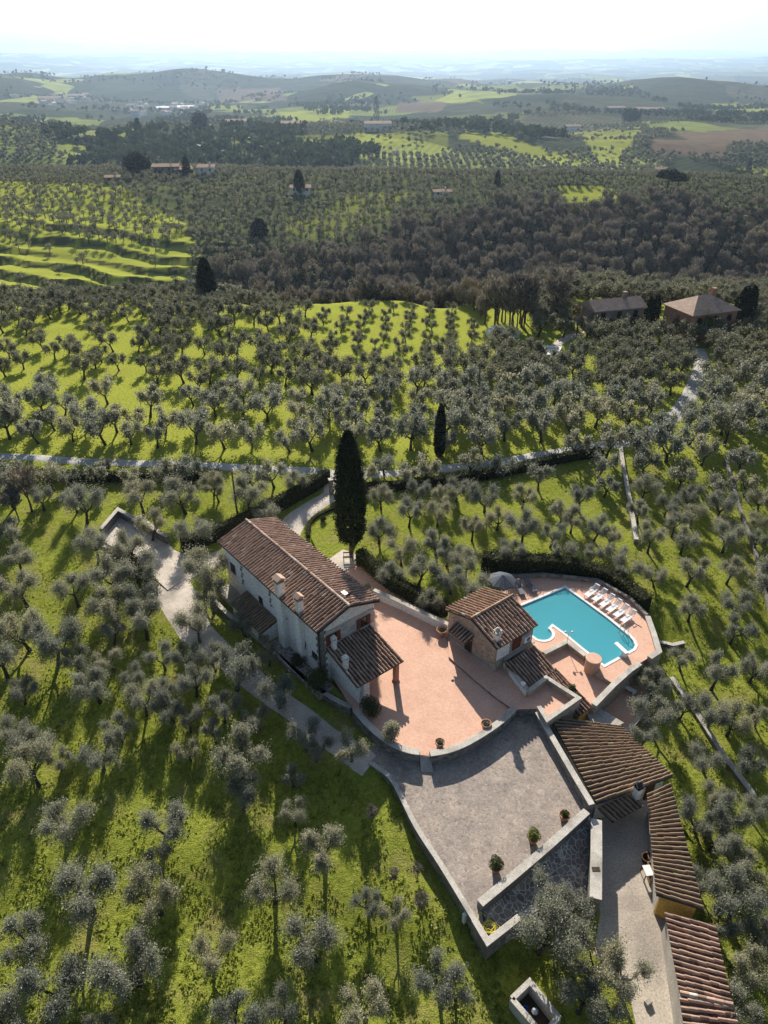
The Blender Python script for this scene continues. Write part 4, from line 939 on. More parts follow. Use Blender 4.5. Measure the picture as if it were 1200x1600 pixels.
def chimney(parent, p, w, hh, capm, rz, hood='gable', base=0, d=None):
    d = d or w; m = MB(); m.box((p[0], p[1], p[2]+hh/2-base/2), (w, d, hh+base), rz); o = m.build('chimney', M['plaster'], parent, bevel=.015)
    m = MB(); z = p[2]+hh; c_, s_ = math.cos(rz), math.sin(rz)
    def L(x, y, zz): return (p[0]+x*c_-y*s_, p[1]+x*s_+y*c_, zz)
    m.box((p[0], p[1], z+.035), (w*1.3, d*1.3, .07), rz)
    for sx in (-1,1):
        for sy in (-1,1): m.box(L(sx*w*.42, sy*d*.42, z+.17), (w*.22, d*.22, .2), rz)
    if hood == 'gable':
        vs = [L(-w*.68,-d*.68,z+.27), L(w*.68,-d*.68,z+.27), L(w*.68,d*.68,z+.27), L(-w*.68,d*.68,z+.27), L(-w*.68,0,z+.5), L(w*.68,0,z+.5)]
        m.faces(vs, [(3,2,1,0),(0,1,5,4),(2,3,4,5),(1,2,5),(3,0,4)], .7)
    else:
        m.box((p[0], p[1], z+.30), (w*1.25, d*1.25, .06), rz); m.lathe((p[0],p[1],z+.33), [(w*.5,0),(w*.42,.14),(w*.15,.22),(.01,.24)], 10)
    m.build('chimney_cap', capm, o); return o
def window(parent, c, along, w, hh, nrm, shut=True, shutw=None, open_=True, frame=None, arch=False):
    """c centre on the wall surface; along, nrm unit vectors"""
    al = Vector(along); n = Vector(nrm); c = Vector(c); up = Vector((0,0,1)); shutw = shutw or w/2
    def quadbox(mb, cc, ww, hh_, dd):
        vs = [cc + al*sx*ww/2 + up*sz*hh_/2 + n*sn*dd/2 for sn in (-1,1) for sz in (-1,1) for sx in (-1,1)]
        mb.faces(vs, [(0,1,3,2),(4,6,7,5),(0,4,5,1),(2,3,7,6),(0,2,6,4),(1,5,7,3)])
    m = MB(); quadbox(m, c + n*.01, w, hh, .03); o = m.build('window', M['glass'], parent)
    m = MB(); fm = frame or M['wood']
    for sx in (-1, 0, 1): quadbox(m, c + n*.035 + al*sx*(w/2-.03), .05, hh, .03)
    for sz in (-1, 1): quadbox(m, c + n*.04 + up*sz*(hh/2-.03), w, .05, .03)
    quadbox(m, c + n*.033, w, .03, .02); m.build('frame', fm, o)
    m = MB(); quadbox(m, c - up*(hh/2+.05) + n*.07, w+.24, .08, .16); m.build('sill', M['coping'], o)
    if shut:
        for sx in (-1,1):
            m = MB(); sc = c + al*sx*(w/2+shutw/2+.02) + n*.05; quadbox(m, sc, shutw, hh+.06, .04)
            for k in range(6): quadbox(m, sc + up*(hh*(k/5-.5)*.86) + n*.03, shutw*.8, hh*.07, .025)
            m.build('shutter', M['shutter'], parent)
    return o
def fix_normals(o):
    bm = bmesh.new(); bm.from_mesh(o.data); bmesh.ops.recalc_face_normals(bm, faces=bm.faces); bm.to_mesh(o.data); bm.free(); return o

# ---- ground levels
TP = TERR
slab('terrace_paving', TP, 0.0, 2.4, M['terracotta'], side=M['darkstone'])
# raised walkway around the annex and its balcony
WALK = [(700,1027),(697,990),(760,950),(822,1050),(823,1083),(855,1057),(906,1090),(855,1125),(841,1106),(800,1110),(772,1090),(740,1062)]
slab('raised_walkway', [(701,1026),(700,994),(770,1040),(792,1034),(826,1080),(853,1060),(904,1090),(856,1122),(842,1107),(802,1109),(775,1090),(742,1063)], .16, 2.2, M['terracotta'], side=M['darkstone'])
slab('courtyard_paving', [(800,1096),(842,1108),(880,1180),(926,1264),(750,1412),(762,1472),(740,1438),(690,1352),(650,1290),(620,1228),(602,1206),(576,1190),(588,1150),(640,1176),(690,1178),(730,1166),(764,1146)], -.62, 2.2, M['cobble'], side=M['darkstone'])
# curved terrace wall in two runs with a gap and a little ramp
wallR_px = [(672,1177),(700,1172),(730,1160),(765,1139),(790,1120),(804,1105)]
wallL_px = [(656,1175),(638,1172),(618,1164),(596,1150),(574,1130),(555,1108)]
wall('terrace_wall', wallR_px, -1.0, .38, .42, M['darkstone'], M['coping'], 'curved low stone wall right of the gap, between terracotta terrace and flagstone courtyard', sm=4)
wall('terrace_wall', wallL_px, -1.0, .38, .42, M['darkstone'], M['coping'], 'curved low stone wall left of the gap, partly behind the big shrub', sm=4)
a = W([(656,1180),(672,1180)], 0); b = W([(658,1206),(677,1206)], -.6)
m = MB(); m.prism([a[0], a[1], b[1], b[0]], -1.2, [.015, .015, -.60, -.60]); fix_normals(m.build('ramp', M['concrete'])); tag(bpy.data.objects['ramp'], kind='structure')
# lane side wall under the farmhouse
wall('lane_wall', [(549,1104),(520,1090),(480,1062),(430,1020),(395,990),(360,962),(332,935)], -1.4, .05, .32, M['darkstone'], M['coping'], 'long low grey wall between the shaded bed under the farmhouse and the gravel lane', sm=3)
# parking bay at the left
wall('bay_wall', [(157,826),(184,795),(222,816),(262,838)], -1.0, .75, .35, M['darkstone'], M['coping'], 'grey corner wall around the parking bay at the end of the lane')
slab('parking_bay', [(152,838),(184,806),(262,846),(270,858),(290,868),(288,905),(262,922),(238,900),(206,872),(168,850)], -.18, .6, M['gravel'])
wall('bay_kerb', [(150,846),(176,860),(200,868)], -1.2, -.12, .25, M['darkstone'], M['coping'], 'low kerb at the open lower edge of the parking bay', cap=.04)
# terrace back wall (runs from the farmhouse corner to the annex)
wall('garden_wall', [(584,921),(620,937),(660,956),(701,975)], -.5, .85, .32, M['plaster'], M['coping'], 'pale coped wall from the farmhouse corner to the small annex, between terrace and hedge')
# ---- farmhouse
EZ = 5.4
Ae, Be, Ce, De = [P(u, v, EZ) for u, v in ((340.4,845),(500,986.5),(432.5,808),(593.6,938.5))]
ax = ((Be-Ae) + (De-Ce)).normalized(); ac = Vector((-ax.y, ax.x, 0)); ac = ac if ac.dot(Ce-Ae) > 0 else -ac
Lh = ((Be-Ae).length + (De-Ce).length)/2; Wd = abs(((Ce-Ae)+(De-Be)).dot(ac))/2
O = Ae.copy(); O.z = 0
def FH(s, t, z): return O + ax*s + ac*t + Vector((0,0,z))
house = empty('farmhouse', FH(Lh/2, Wd/2, 0), 'long white farmhouse with red clay gable roof, the largest building', 'farmhouse')
RZ = EZ + 1.0; oh = .38
m = MB(); s0, s1, t0, t1 = .32, Lh-.36, oh, Wd-oh
poly = [FH(s0,t0,0), FH(s1,t0,0), FH(s1,t1,0), FH(s0,t1,0)]
vs = [V3(p, -1.5) for p in poly] + [V3(p, EZ-.02) for p in poly] + [FH(s0,Wd/2,RZ-.16), FH(s1,Wd/2,RZ-.16)]
m.faces(vs, [(0,1,5,4),(2,3,7,6),(1,2,6,9,5),(3,0,4,8,7),(3,2,1,0),(4,5,9,8),(6,7,8,9)])
fix_normals(m.build('wall', M['plaster'], house))
roof = deck_board(FH(0,Wd/2,RZ-.02), FH(Lh,Wd/2,RZ-.02), FH(0,0,EZ-.02), FH(Lh,0,EZ-.02), house, M['wood'], name='roof')
deck_board(FH(0,Wd/2,RZ-.02), FH(Lh,Wd/2,RZ-.02), FH(0,Wd,EZ-.02), FH(Lh,Wd,EZ-.02), roof, M['wood'])
tiles('roof_tiles', FH(0,Wd/2,RZ), FH(Lh,Wd/2,RZ), FH(0,-.03,EZ), FH(Lh,-.03,EZ), roof, M['tile'], seed=1, pitch=.33)
tiles('roof_tiles', FH(0,Wd/2,RZ), FH(Lh,Wd/2,RZ), FH(0,Wd+.03,EZ), FH(Lh,Wd+.03,EZ), roof, M['tile'], seed=2, pitch=.33)
ridge(FH(0,Wd/2,RZ+.06), FH(Lh,Wd/2,RZ+.06), roof, M['tile'])
rza = math.atan2(ax.y, ax.x)
# eaves gutter and corner stones
m = MB(); m.tube([FH(.1,-.06,EZ-.08), FH(Lh-.1,-.06,EZ-.08)], .06, 6); m.tube([FH(.12,Wd+.06,EZ-.08), FH(Lh-.1,Wd+.06,EZ-.08)], .06, 6); m.tube([FH(Lh-.5,.0,EZ-.1), FH(Lh-.45,oh-.08,EZ-.6), FH(Lh-.45,oh-.08,0)], .045, 6); m.build('gutter', M['metal'], house)
m = MB()
for i in range(15):
    big = i % 2; m.box(FH(Lh-.36-(.26 if big else .18), oh+.0, .25+i*.34), ((.62 if big else .42), .06, .30), rza)
    m.box(FH(Lh-.36, oh+(.26 if big else .18), .25+i*.34), (.06, (.62 if big else .42), .30), rza)
m.build('corner_stones', M['darkstone'], house)
# stone showing through the plaster on the near gable
m = MB(); p0 = FH(Lh-.36+.025, Wd*.5+.25, 3.95); m.box(p0, (.03, Wd-2*oh-.5, 1.5), rza); m.build('exposed_stone', stonewall('old_gable_stone', [(.38,.36,.33),(.50,.48,.44),(.30,.28,.26),(.56,.53,.48)], 2.8, mortar=(.5,.48,.43)), house)
gn = ax; ga = ac
for t_, lb in ((Wd*.26, 'l'), (Wd*.76, 'r')):
    window(house, FH(Lh-.36+.04, t_, 3.78), ga, .62, .95, gn, shutw=.36)
# side windows with red lintels and little openings in the left wall
for s_, zz, w_, h_ in ((Lh*.80,2.1,1.25,.55),(Lh*.92,1.9,.7,.6),(Lh*.66,3.4,.35,.35),(1.6,3.1,.8,.9),(Lh*.40,2.3,.6,.8)):
    window(house, FH(s_, oh-.01, zz), ax, w_, h_, -ac, shut=False)
m = MB()
for i in range(7): m.box(FH(3.2+(i%2)*.16, oh-.02, 4.6-i*.38), (.30,.05,.22), rza)
for i in range(6): m.box(FH(8.0+(i%2)*.14, oh-.02, 4.7-i*.36), (.26,.05,.20), rza)
m.build('wall_stones', M['darkstone'], house)
# chimney breasts on the left wall
def breast(s_, w_, zt, nm='chimney_breast'):
    m = MB(); m.box(FH(s_, oh-.2, (EZ-1.6)/2), (w_, .5, EZ+1.4), rza); m.build(nm, M['plaster'], house)
# positions read from the photo
def alongS(u, v, z): p = P(u, v, z) - O; return p.dot(ax), p.dot(ac)
s1c, t1c = alongS(441, 925, 5.6); breast(s1c, .95, 0); chimney(house, FH(s1c, .22, EZ-.3), .62, 1.75, M['tile'], rza)
s2c, t2c = alongS(470, 952, 5.6); breast(s2c, .6, 0); chimney(house, FH(s2c, .28, EZ-.3), .5, 1.6, M['tile'], rza)
# satellite dish and aerial on the near gable
m = MB(); q = FH(Lh-.3, Wd*.55, EZ+.7); m.tube([q, q+Vector((0,0,1.1))], .025, 5); c_ = q+Vector((0,0,1.1)); m2 = MB()
n_ = Vector((-.5,.55,.35)).normalized(); e1 = n_.cross(Vector((0,0,1))).normalized(); e2 = e1.cross(n_); vs = [c_+n_*.0] + [c_+(e1*math.cos(k*.628)+e2*math.sin(k*.628))*.36+n_*.07 for k in range(10)]
m2.faces(vs + [p_-n_*.03 for p_ in vs], [(0,1+k,1+(k+1)%10) for k in range(10)] + [(11,12+(k+1)%10,12+k) for k in range(10)] + [(1+k,12+k,12+(k+1)%10,1+(k+1)%10) for k in range(10)])
dish = m.build('dish_pole', M['metal'], house); m2.build('satellite_dish', M['metal'], dish)
# skylight box on the sunny slope
m = MB(); m.box(FH(Lh-1.6, Wd*.62, RZ-.12), (.55,.35,.2), rza); m.build('roof_vent', M['white'], roof)

# ---- porch roof at the near gable
F1, F0 = P(631,1032,2.15), P(558,1074,2.15); T1 = P(581,976,3.15); T0 = P(511,1014,3.15)
# snap the upper edge to the gable wall
def snapwall(p): 
    r_ = p - O; s_ = Lh-.36+.03; t_ = r_.dot(ac); q = FH(s_, t_, 3.1); return q
T1s, T0s = snapwall(T1), snapwall(T0)
por = tiles('porch_roof', T0s, T1s, F0, F1, house, M['tile'], pitch=.30, seed=5); deck_board(T0s, T1s, F0, F1, por, M['wood'], name='porch_deck')
fd = (F1-F0).normalized(); sd_ = (T0s-F0); sd_.z = 0; sdn = sd_.normalized()
wb0 = F0 + fd*.32 + sdn*.22
m = MB(); q0 = wb0; q1 = T0s + fd*.32; m.prism([(q0.x,q0.y),(q1.x,q1.y),(q1.x+fd.x*.32,q1.y+fd.y*.32),(q0.x+fd.x*.32,q0.y+fd.y*.32)], -1.2, [2.08,3.0,3.0,2.08]); fix_normals(m.build('porch_wall', M['plaster'], house))
m = MB(); m.box((q0.x+fd.x*.55, q0.y+fd.y*.55, 1.0), (.55,.5,2.05), math.atan2(fd.y, fd.x)); m.build('porch_pier', M['plaster'], house)
cp = F1 - fd*.55 + sdn*.30
m = MB(); m.box((cp.x, cp.y, 1.02), (.36,.36,2.04), math.atan2(fd.y, fd.x)); m.box((cp.x, cp.y, .06), (.46,.46,.12), math.atan2(fd.y, fd.x)); m.build('porch_column', brickmat('column_brick', (.30,.15,.10), (.36,.19,.13), (.35,.28,.22), 6, (.3,.2,.15)), house)
m = MB(); m.beam(F0+fd*.3+sdn*.3-Vector((0,0,.2)), F1-fd*.25+sdn*.3-Vector((0,0,.2)), .16, .2); m.build('porch_beam', M['wood'], house)
for (u_, v_, lb) in ((522, 1012, 0), (540, 1036, 1)):
    q = P(u_, v_, 3.1); r_ = q - F0; tt = max(.05, min(.95, r_.dot(sdn)/sd_.length)); q.z = lerp(2.15, 3.1, tt)
    chimney(house, (q.x, q.y, q.z-.1), .34, .95, M['plaster'], math.atan2(fd.y, fd.x), hood='flat')
# lean-to roofs along the left wall
l0, l1 = alongS(385, 925, 1.7)[0], alongS(436, 962, 1.7)[0]
lt = tiles('lean_to_roof', FH(l0,oh-.02,1.9), FH(l1+.6,oh-.02,1.9), FH(l0,oh-1.75,1.35), FH(l1+.6,oh-1.75,1.35), house, M['tile_old'], seed=8); deck_board(FH(l0,oh-.02,1.9), FH(l1+.6,oh-.02,1.9), FH(l0,oh-1.75,1.35), FH(l1+.6,oh-1.75,1.35), lt, M['wood'], name='lean_to_deck')
m = MB(); m.prism([FH(l0+.1,oh-.02,0)[:2], FH(l1+.5,oh-.02,0)[:2], FH(l1+.5,oh-1.6,0)[:2], FH(l0+.1,oh-1.6,0)[:2]], -1, [1.7,1.7,1.22,1.22]); fix_normals(m.build('lean_to_wall', M['plaster'], house))
m = MB(); m.prism([FH(.4,oh,0)[:2], FH(l0-.1,oh,0)[:2], FH(l0-.1,oh-1.3,0)[:2], FH(.4,oh-1.3,0)[:2]], -1, .55); fix_normals(m.build('side_step', M['concrete'], house))
slab('side_path', [FH(l1+.8,oh+.1,0)[:2], FH(Lh+1.0,oh+.1,0)[:2], FH(Lh+1.0,oh-1.3,0)[:2], FH(l1+.8,oh-1.3,0)[:2]], .05, .5, M['flag'], world=True)
# shaded planting bed below the farmhouse
slab('planting_bed', [(340,900),(368,935),(400,960),(445,1010),(505,1050),(545,1098),(520,1084),(480,1056),(430,1014),(395,984),(360,956),(330,925)], -.02, .5, M['ground'])

# ---- small stone annex
z3 = 3.0
a0, r0, e0 = P(692.5,952.5,3.0), P(736.2,967,4.0), P(775,1014,2.95)
c0, r1, d0 = P(757.5,918.5,3.0), P(800.8,931,4.0), P(842.8,978,2.95)
ann = empty('annex', (P(760,1000,0).x, P(760,1000,0).y, 0), 'small square stone house between terrace and pool', 'stone house')
rx = (r1-r0).normalized(); ry = Vector((-rx.y, rx.x, 0)); ry = -ry if ry.dot(e0-r0) < 0 else ry
LL = (r1-r0).length; hw1 = abs((a0-r0).dot(ry)); hw2 = abs((e0-r0).dot(ry)); hw = (hw1+hw2)/2
def AN(s, t, z): return Vector((r0.x, r0.y, 0)) + rx*s + ry*t + Vector((0,0,z))
m = MB(); g_ = .22; poly = [AN(g_,-hw+.22,0), AN(LL-g_,-hw+.22,0), AN(LL-g_,hw-.25,0), AN(g_,hw-.25,0)]
vs = [V3(p,-2.8) for p in poly] + [V3(p,2.92) for p in poly] + [AN(g_,0,3.86), AN(LL-g_,0,3.86)]
m.faces(vs, [(0,1,5,9,8,4) if 0 else (0,1,5,4),(2,3,7,6),(1,2,6,9,5),(3,0,4,8,7),(3,2,1,0),(4,5,9,8),(6,7,8,9)]); fix_normals(m.build('wall', M['stone'], ann))
ar = deck_board(AN(0,0,3.98), AN(LL,0,3.98), AN(0,-hw,2.98), AN(LL,-hw,2.98), ann, M['wood'], name='roof'); deck_board(AN(0,0,3.98), AN(LL,0,3.98), AN(0,hw,2.98), AN(LL,hw,2.98), ar, M['wood'])
M['tile_pale'] = tint_mat('pale_roof_tile', [(0,(.16,.10,.07)),(.35,(.32,.19,.125)),(.7,(.46,.29,.19)),(.92,(.54,.40,.29)),(1,(.60,.52,.42))], patch=(.20,.16,.12), patchscale=1.6)  # separate tile colours for one slope and the ridge
tiles('roof_tiles', AN(0,0,4), AN(LL,0,4), AN(0,-hw-.03,3), AN(LL,-hw-.03,3), ar, M['tile_pale'], pitch=.33, seed=11, amp=.07)
tiles('roof_tiles', AN(0,0,4), AN(LL,0,4), AN(0,hw+.03,3), AN(LL,hw+.03,3), ar, M['tile'], pitch=.33, seed=12, amp=.07)
ridge(AN(0,0,4.07), AN(LL,0,4.07), ar, M['tile_pale'])
rzr = math.atan2(rx.y, rx.x)
chimney(ann, AN(.55, hw*.80, 3.15), .42, .75, M['coping'], rzr, hood='flat')
# plastered corner panel, shutter and air conditioner on the near side wall
wn = ry; wq = hw-.25
m = MB(); m.box(AN(1.05, wq+.01, 2.05), (1.45,.05,1.45), rzr); m.build('plaster_panel', M['plaster'], ann)
m = MB(); m.box(AN(2.6, wq+.03, 2.0), (.95,.06,1.25), rzr)
for k in range(9): m.box(AN(2.6, wq+.075, 1.45+k*.135), (.85,.03,.06), rzr)
m.build('shutter', M['shutter'], ann)
m = MB(); m.box(AN(3.55, wq+.22, 2.1), (.75,.34,.6), rzr); acu = m.build('air_conditioner', M['white'], ann, bevel=.02)
m = MB(); m.lathe((0,0,0), [(.22,0),(.22,.02),(.05,.03)], 14)
for i in range(len(m.v)):
    x, y, z = m.v[i]; q = AN(3.6, wq+.395, 2.1) + rx*x + Vector((0,0,y)) + ry*z; m.v[i] = tuple(q)
fix_normals(m.build('fan_grille', M['greyfab'], acu))
m = MB(); m.box(AN(3.0, wq+.1, .95), (LL-1.2,.22,.1), rzr); m.build('ledge', M['coping'], ann)
# gable front: doorway, window and small tiled canopy
fn = -rx
cz = 2.05; k0, k1 = -hw*.62, hw*.10
can = tiles('canopy', AN(g_-.02,k0,2.35), AN(g_-.02,k1,2.35), AN(-.72,k0,1.95), AN(-.72,k1,1.95), ann, M['tile'], pitch=.32, seed=14, amp=.06)
deck_board(AN(g_-.02,k0,2.35), AN(g_-.02,k1,2.35), AN(-.72,k0,1.95), AN(-.72,k1,1.95), can, M['wood'], name='canopy_boards')
window(ann, AN(g_-.02, -.25, 1.05), ry, .8, 1.7, fn, shut=False)
m = MB(); m.box(AN(g_-.06, 0, .2), (.14, 2*hw-.6, .1), rzr); m.build('base_course', M['coping'], ann)
# low tiled roof stepping down beside the annex
pa, pb, pc, pd = P(792,1036,.95), P(829,1014,1.45), P(824,1078,.62), P(855,1055,.62)
lowr = empty('store_roof', (pa.x, pa.y, -1), 'narrow tiled store roof running down from the annex beside the balcony', 'tiled roof')
hA, hB = P(790,1037,1.0), P(836,1008,1.0); lA, lB = P(823,1076,.35), P(868,1046,.35)
tA = tiles('roof_tiles', hA, hB, lA, lB, lowr, M['tile'], pitch=.32, seed=21, amp=.06); deck_board(hA, hB, lA, lB, tA, M['wood'])
hC, hD = P(855,1052,.33), P(868.5,1043.5,.33); lC, lD = P(905,1118,-.45), P(927,1103,-.45)
tB = tiles('roof_tiles', hC, hD, lC, lD, lowr, M['tile'], pitch=.27, seed=22, amp=.06); deck_board(hC, hD, lC, lD, tB, M['wood'])
m = MB(); m.prism([hA[:2], hB[:2], lB[:2], lA[:2]], -2.4, [.86,.86,.2,.2]); fix_normals(m.build('wall', M['stone'], lowr))
m = MB(); m.prism([hC[:2], hD[:2], lD[:2], lC[:2]], -2.8, [.2,.2,-.6,-.6]); fix_normals(m.build('wall', M['ochre'], lowr))
# balcony parapets
wall('parapet', [(789,1033),(806,1056),(824,1078)], -.2, .75, .26, M['plaster'], M['coping'], 'grey parapet from the annex corner along the tiled store roof')
wall('parapet', [(824.5,1080),(854,1058),(904,1090),(855,1124),(842,1103)], -2.6, .75, .26, M['stone'], M['coping'], 'white-capped parapet round the square balcony at the end of the walkway')
# ---- courtyard side wall, barn and outbuildings
wall('retaining_wall', [(840,1112),(868,1160),(897,1210),(925,1257)], -1.4, .25, .34, M['darkstone'], M['coping'], 'straight stone wall with pale cap between flagstone courtyard and barn roof')
barn = empty('barn', (P(950,1190,-2.4).x, P(950,1190,-2.4).y, -2.4), 'low barn with broad lichened tile roof beside the courtyard', 'barn')
zt, zl = .05, -.75
def TL(name, h0, h1, l0, l1, zh, zlw, parent, mat, **k):
    return tiles(name, P(*h0, zh), P(*h1, zh), P(*l0, zlw), P(*l1, zlw), parent, mat, **k)
br = TL('roof', (858,1118), (932,1256), (968,1134), (1052,1213), zt, zl, barn, M['tile_old'], pitch=.31, seed=31, amp=.065) 
deck_board(P(858,1118,zt), P(932,1256,zt), P(968,1134,zl), P(1052,1213,zl), br, M['wood'])
ins = [(866,1128),(934,1250),(1040,1212),(966,1142)]
pts_ = [P(u_, v_, zz) for (u_, v_), zz in zip(ins, (zt,zt,zl,zl))]
m = MB(); m.prism([p_[:2] for p_ in pts_], -2.9, [zt-.2,zt-.2,zl-.2,zl-.2]); fix_normals(m.build('wall', M['plaster'], barn))
cpp = P(995,1240,-.3); chimney(barn, (cpp.x, cpp.y, -.75), .4, 1.15, M['metal'], .5, hood='flat')
bc = TL('canopy', (934,1262), (986,1239), (958,1284), (1006,1258), -.55, -.95, barn, M['tile_old'], pitch=.33, seed=33, amp=.07); deck_board(P(934,1262,-.55), P(986,1239,-.55), P(958,1284,-.95), P(1006,1258,-.95), bc, M['wood'])
m = MB(); q = P(1010,1250,-2.4); m.box((q.x+.1, q.y+.15, -1.6), (.7,.12,1.6), .4); m.build('door', M['wood'], barn)
# flat concrete roof slab with low wall between barn and pool terrace
slabp = W([(915,1112),(932,1104),(975,1130),(960,1138),(930,1142)], -.9)
m = MB(); m.prism(slabp, -2.9, -.85); fix_normals(m.build('flat_roofed_store', M['concrete'])); tag(bpy.data.objects['flat_roofed_store'], 'pale flat concrete roof in the corner between pool terrace and barn', 'store')
# long outbuilding (upper) and second one (lower)
ob = empty('outbuilding', (P(1050,1330,-2.5).x, P(1050,1330,-2.5).y, -2.5), 'long narrow outbuilding with ochre end wall, next to the barn', 'outbuilding')
o1 = TL('roof', (1048,1222), (1100,1421), (1012,1240), (1026,1398), .35, -.25, ob, M['tile_old'], pitch=.31, seed=41, amp=.065); deck_board(P(1048,1222,.35), P(1100,1421,.35), P(1012,1240,-.25), P(1026,1398,-.25), o1, M['wood'])
pts_ = [P(1046,1236,.35), P(1088,1412,.35), P(1032,1395,-.25), P(1018,1250,-.25)]
m = MB(); m.prism([p_[:2] for p_ in pts_], -3.2, [.15,.15,-.42,-.42]); fix_normals(m.build('wall', M['concrete'], ob))
m = MB(); e0_, e1_ = pts_[1], pts_[2]; m.prism([(e1_.x,e1_.y-.02),(e0_.x,e0_.y-.02),(e0_.x,e0_.y-.14),(e1_.x,e1_.y-.14)], -3.2, [-.45,.12,.12,-.45]); fix_normals(m.build('end_wall', M['ochre'], ob))
m = MB()
for k in range(3): q = P(1020+k*3, 1300+k*30, -1.6); m.box((q.x+.35, q.y, -1.55), (.1, 1.1, 1.8), .05)
m.build('door', M['wood'], ob)
ob2 = empty('outbuilding', (P(1100,1530,-2.5).x, P(1100,1530,-2.5).y, -2.5), 'lowest outbuilding with reddish striped tile roof at the bottom right corner', 'outbuilding')
o2 = TL('roof', (1118,1446), (1144,1568), (1039,1424), (1062,1548), .15, -.35, ob2, M['tile'], pitch=.33, seed=43, amp=.07); deck_board(P(1118,1446,.15), P(1144,1568,.15), P(1039,1424,-.35), P(1062,1548,-.35), o2, M['wood'])
o3 = TL('roof', (1144,1570), (1172,1660), (1062,1556), (1078,1660), .12, -.38, ob2, M['tile'], pitch=.36, seed=44, amp=.07); deck_board(P(1144,1570,.12), P(1172,1660,.12), P(1062,1556,-.38), P(1078,1660,-.38), o3, M['wood'])
ridge(P(1062,1551,-.3), P(1144,1570,.2), o2, M['tile'])
pts_ = [P(1108,1452,.15), P(1160,1655,.12), P(1078,1655,-.38), P(1044,1432,-.35)]
m = MB(); m.prism([p_[:2] for p_ in pts_], -3.3, [-.05,-.05,-.52,-.52]); fix_normals(m.build('wall', M['concrete'], ob2))
# lower yard, ramp
YARD = [(926,1256),(1030,1225),(1040,1400),(1060,1520),(1085,1680),(1010,1680),(985,1560),(960,1520),(915,1480),(890,1440),(930,1400)]
yz = [-2.40]*11
slab('yard_paving', YARD, -2.38, .6, M['concretefloor'])
rp = [P(752,1416,-.75), P(922,1275,-.75), P(934,1330,-1.7), P(926,1410,-2.34), P(884,1452,-2.34), P(822,1452,-1.5), P(766,1470,-.8)]
m = MB(); m.prism([p_[:2] for p_ in rp], -3.0, [p_.z for p_ in rp]); 
o = m.build('paved_ramp', M['flag']); bm = bmesh.new(); bm.from_mesh(o.data); bmesh.ops.triangulate(bm, faces=bm.faces); bmesh.ops.recalc_face_normals(bm, faces=bm.faces); bm.to_mesh(o.data); bm.free(); tag(o, kind='structure')
wall('parapet', [(750,1411),(800,1370),(860,1319),(917,1267)], -2.0, .05, .42, M['darkstone'], M['coping'], 'long low parapet at the bottom edge of the flagstone courtyard, three plant pots beside it')
wall('ramp_wall', [(741,1436),(762,1471),(812,1432)], -2.6, -.45, .30, M['darkstone'], M['coping'], 'pointed corner wall at the lowest tip of the courtyard, yellow hose beside it')
wall('ramp_wall', [(812,1432),(850,1410),(880,1440)], -2.6, -1.0, .3, M['darkstone'], M['coping'], 'low ramp wall hidden behind the broad olive tree') 
r_, _p = wall('yard_wall', [(932,1280),(932,1340),(931,1404)], -2.6, -.35, .62, M['darkstone'], M['coping'], 'thick flat-topped wall at the left side of the pale yard')
m = MB(); q = P(931,1358,-.34); m.box((q.x, q.y, -.335), (.5,.28,.02), 0); m.build('painted_notch', M['soil'], r_)  # flat dark plate paints the shade of a notch, nothing is cut
wall('edge_kerb', [(577,1190),(602,1207),(619,1228),(650,1290),(690,1352),(741,1436)], -1.6, -.53, .30, M['darkstone'], M['coping'], 'long curved kerb between flagstone courtyard and grass', sm=4, cap=.05, over=.02)
# drainage lines and the metal box by the wall
m = MB(); q = P(727,1432,-1.2); m.box((q.x, q.y, -1.3), (.32,.22,.9), .6); tag(m.build('meter_box', M['white'], bevel=.01), 'small pale meter box standing in the grass by the kerb', 'meter box')
# stone trough bottom
tz = -2.2
tpx = [(800,1560),(828,1533),(872,1588),(850,1618)]
tp = [P(u_, v_, tz+.75) for u_, v_ in tpx]; cen = sum(tp, Vector())/4
tr = empty('water_trough', (cen.x, cen.y, tz-.6), 'square open stone tank in the grass at the bottom edge', 'stone tank')
m = MB(); strip(m, [tuple(p_[:2]) for p_ in tp] + [tuple(tp[0][:2])], .3, tz-1.2, tz+.75); fix_normals(m.build('wall', M['coping'], tr))
m = MB(); m.prism([p_[:2] for p_ in tp], tz-1.1, tz-.2); fix_normals(m.build('floor', M['soil'], tr))
m = MB(); 
for sx in (-1, 1): pass
q = P(835,1583,tz); m.lathe((q.x, q.y, tz-.2), [(.18,0),(.2,.45),(.12,.5),(.01,.52)], 12); tag(fix_normals(m.build('jerrycan', M['steel'])), 'pale metal can inside the stone tank', 'can')
m = MB(); q = P(821,1576,tz); m.lathe((q.x, q.y, tz-.2), [(.11,0),(.14,.3),(.13,.3),(.10,.02)], 12); tag(m.build('bucket', M['blue']), 'blue bucket inside the stone tank', 'bucket')

# ---- pool
pool_px = [(883,917.5),(911,937.5),(950,966),(984,994),(990,1001),(993,1008),(990,1014),(944,1039.5),(905,1008),(882,989),(863,975.5)]
circ_c = P(846,989,0); cr_ = (P(863,989,0)-P(829,989,0)).length/2
left = P(812,946,0)
pool_w = [P(u_, v_, 0)[:2] for u_, v_ in pool_px]
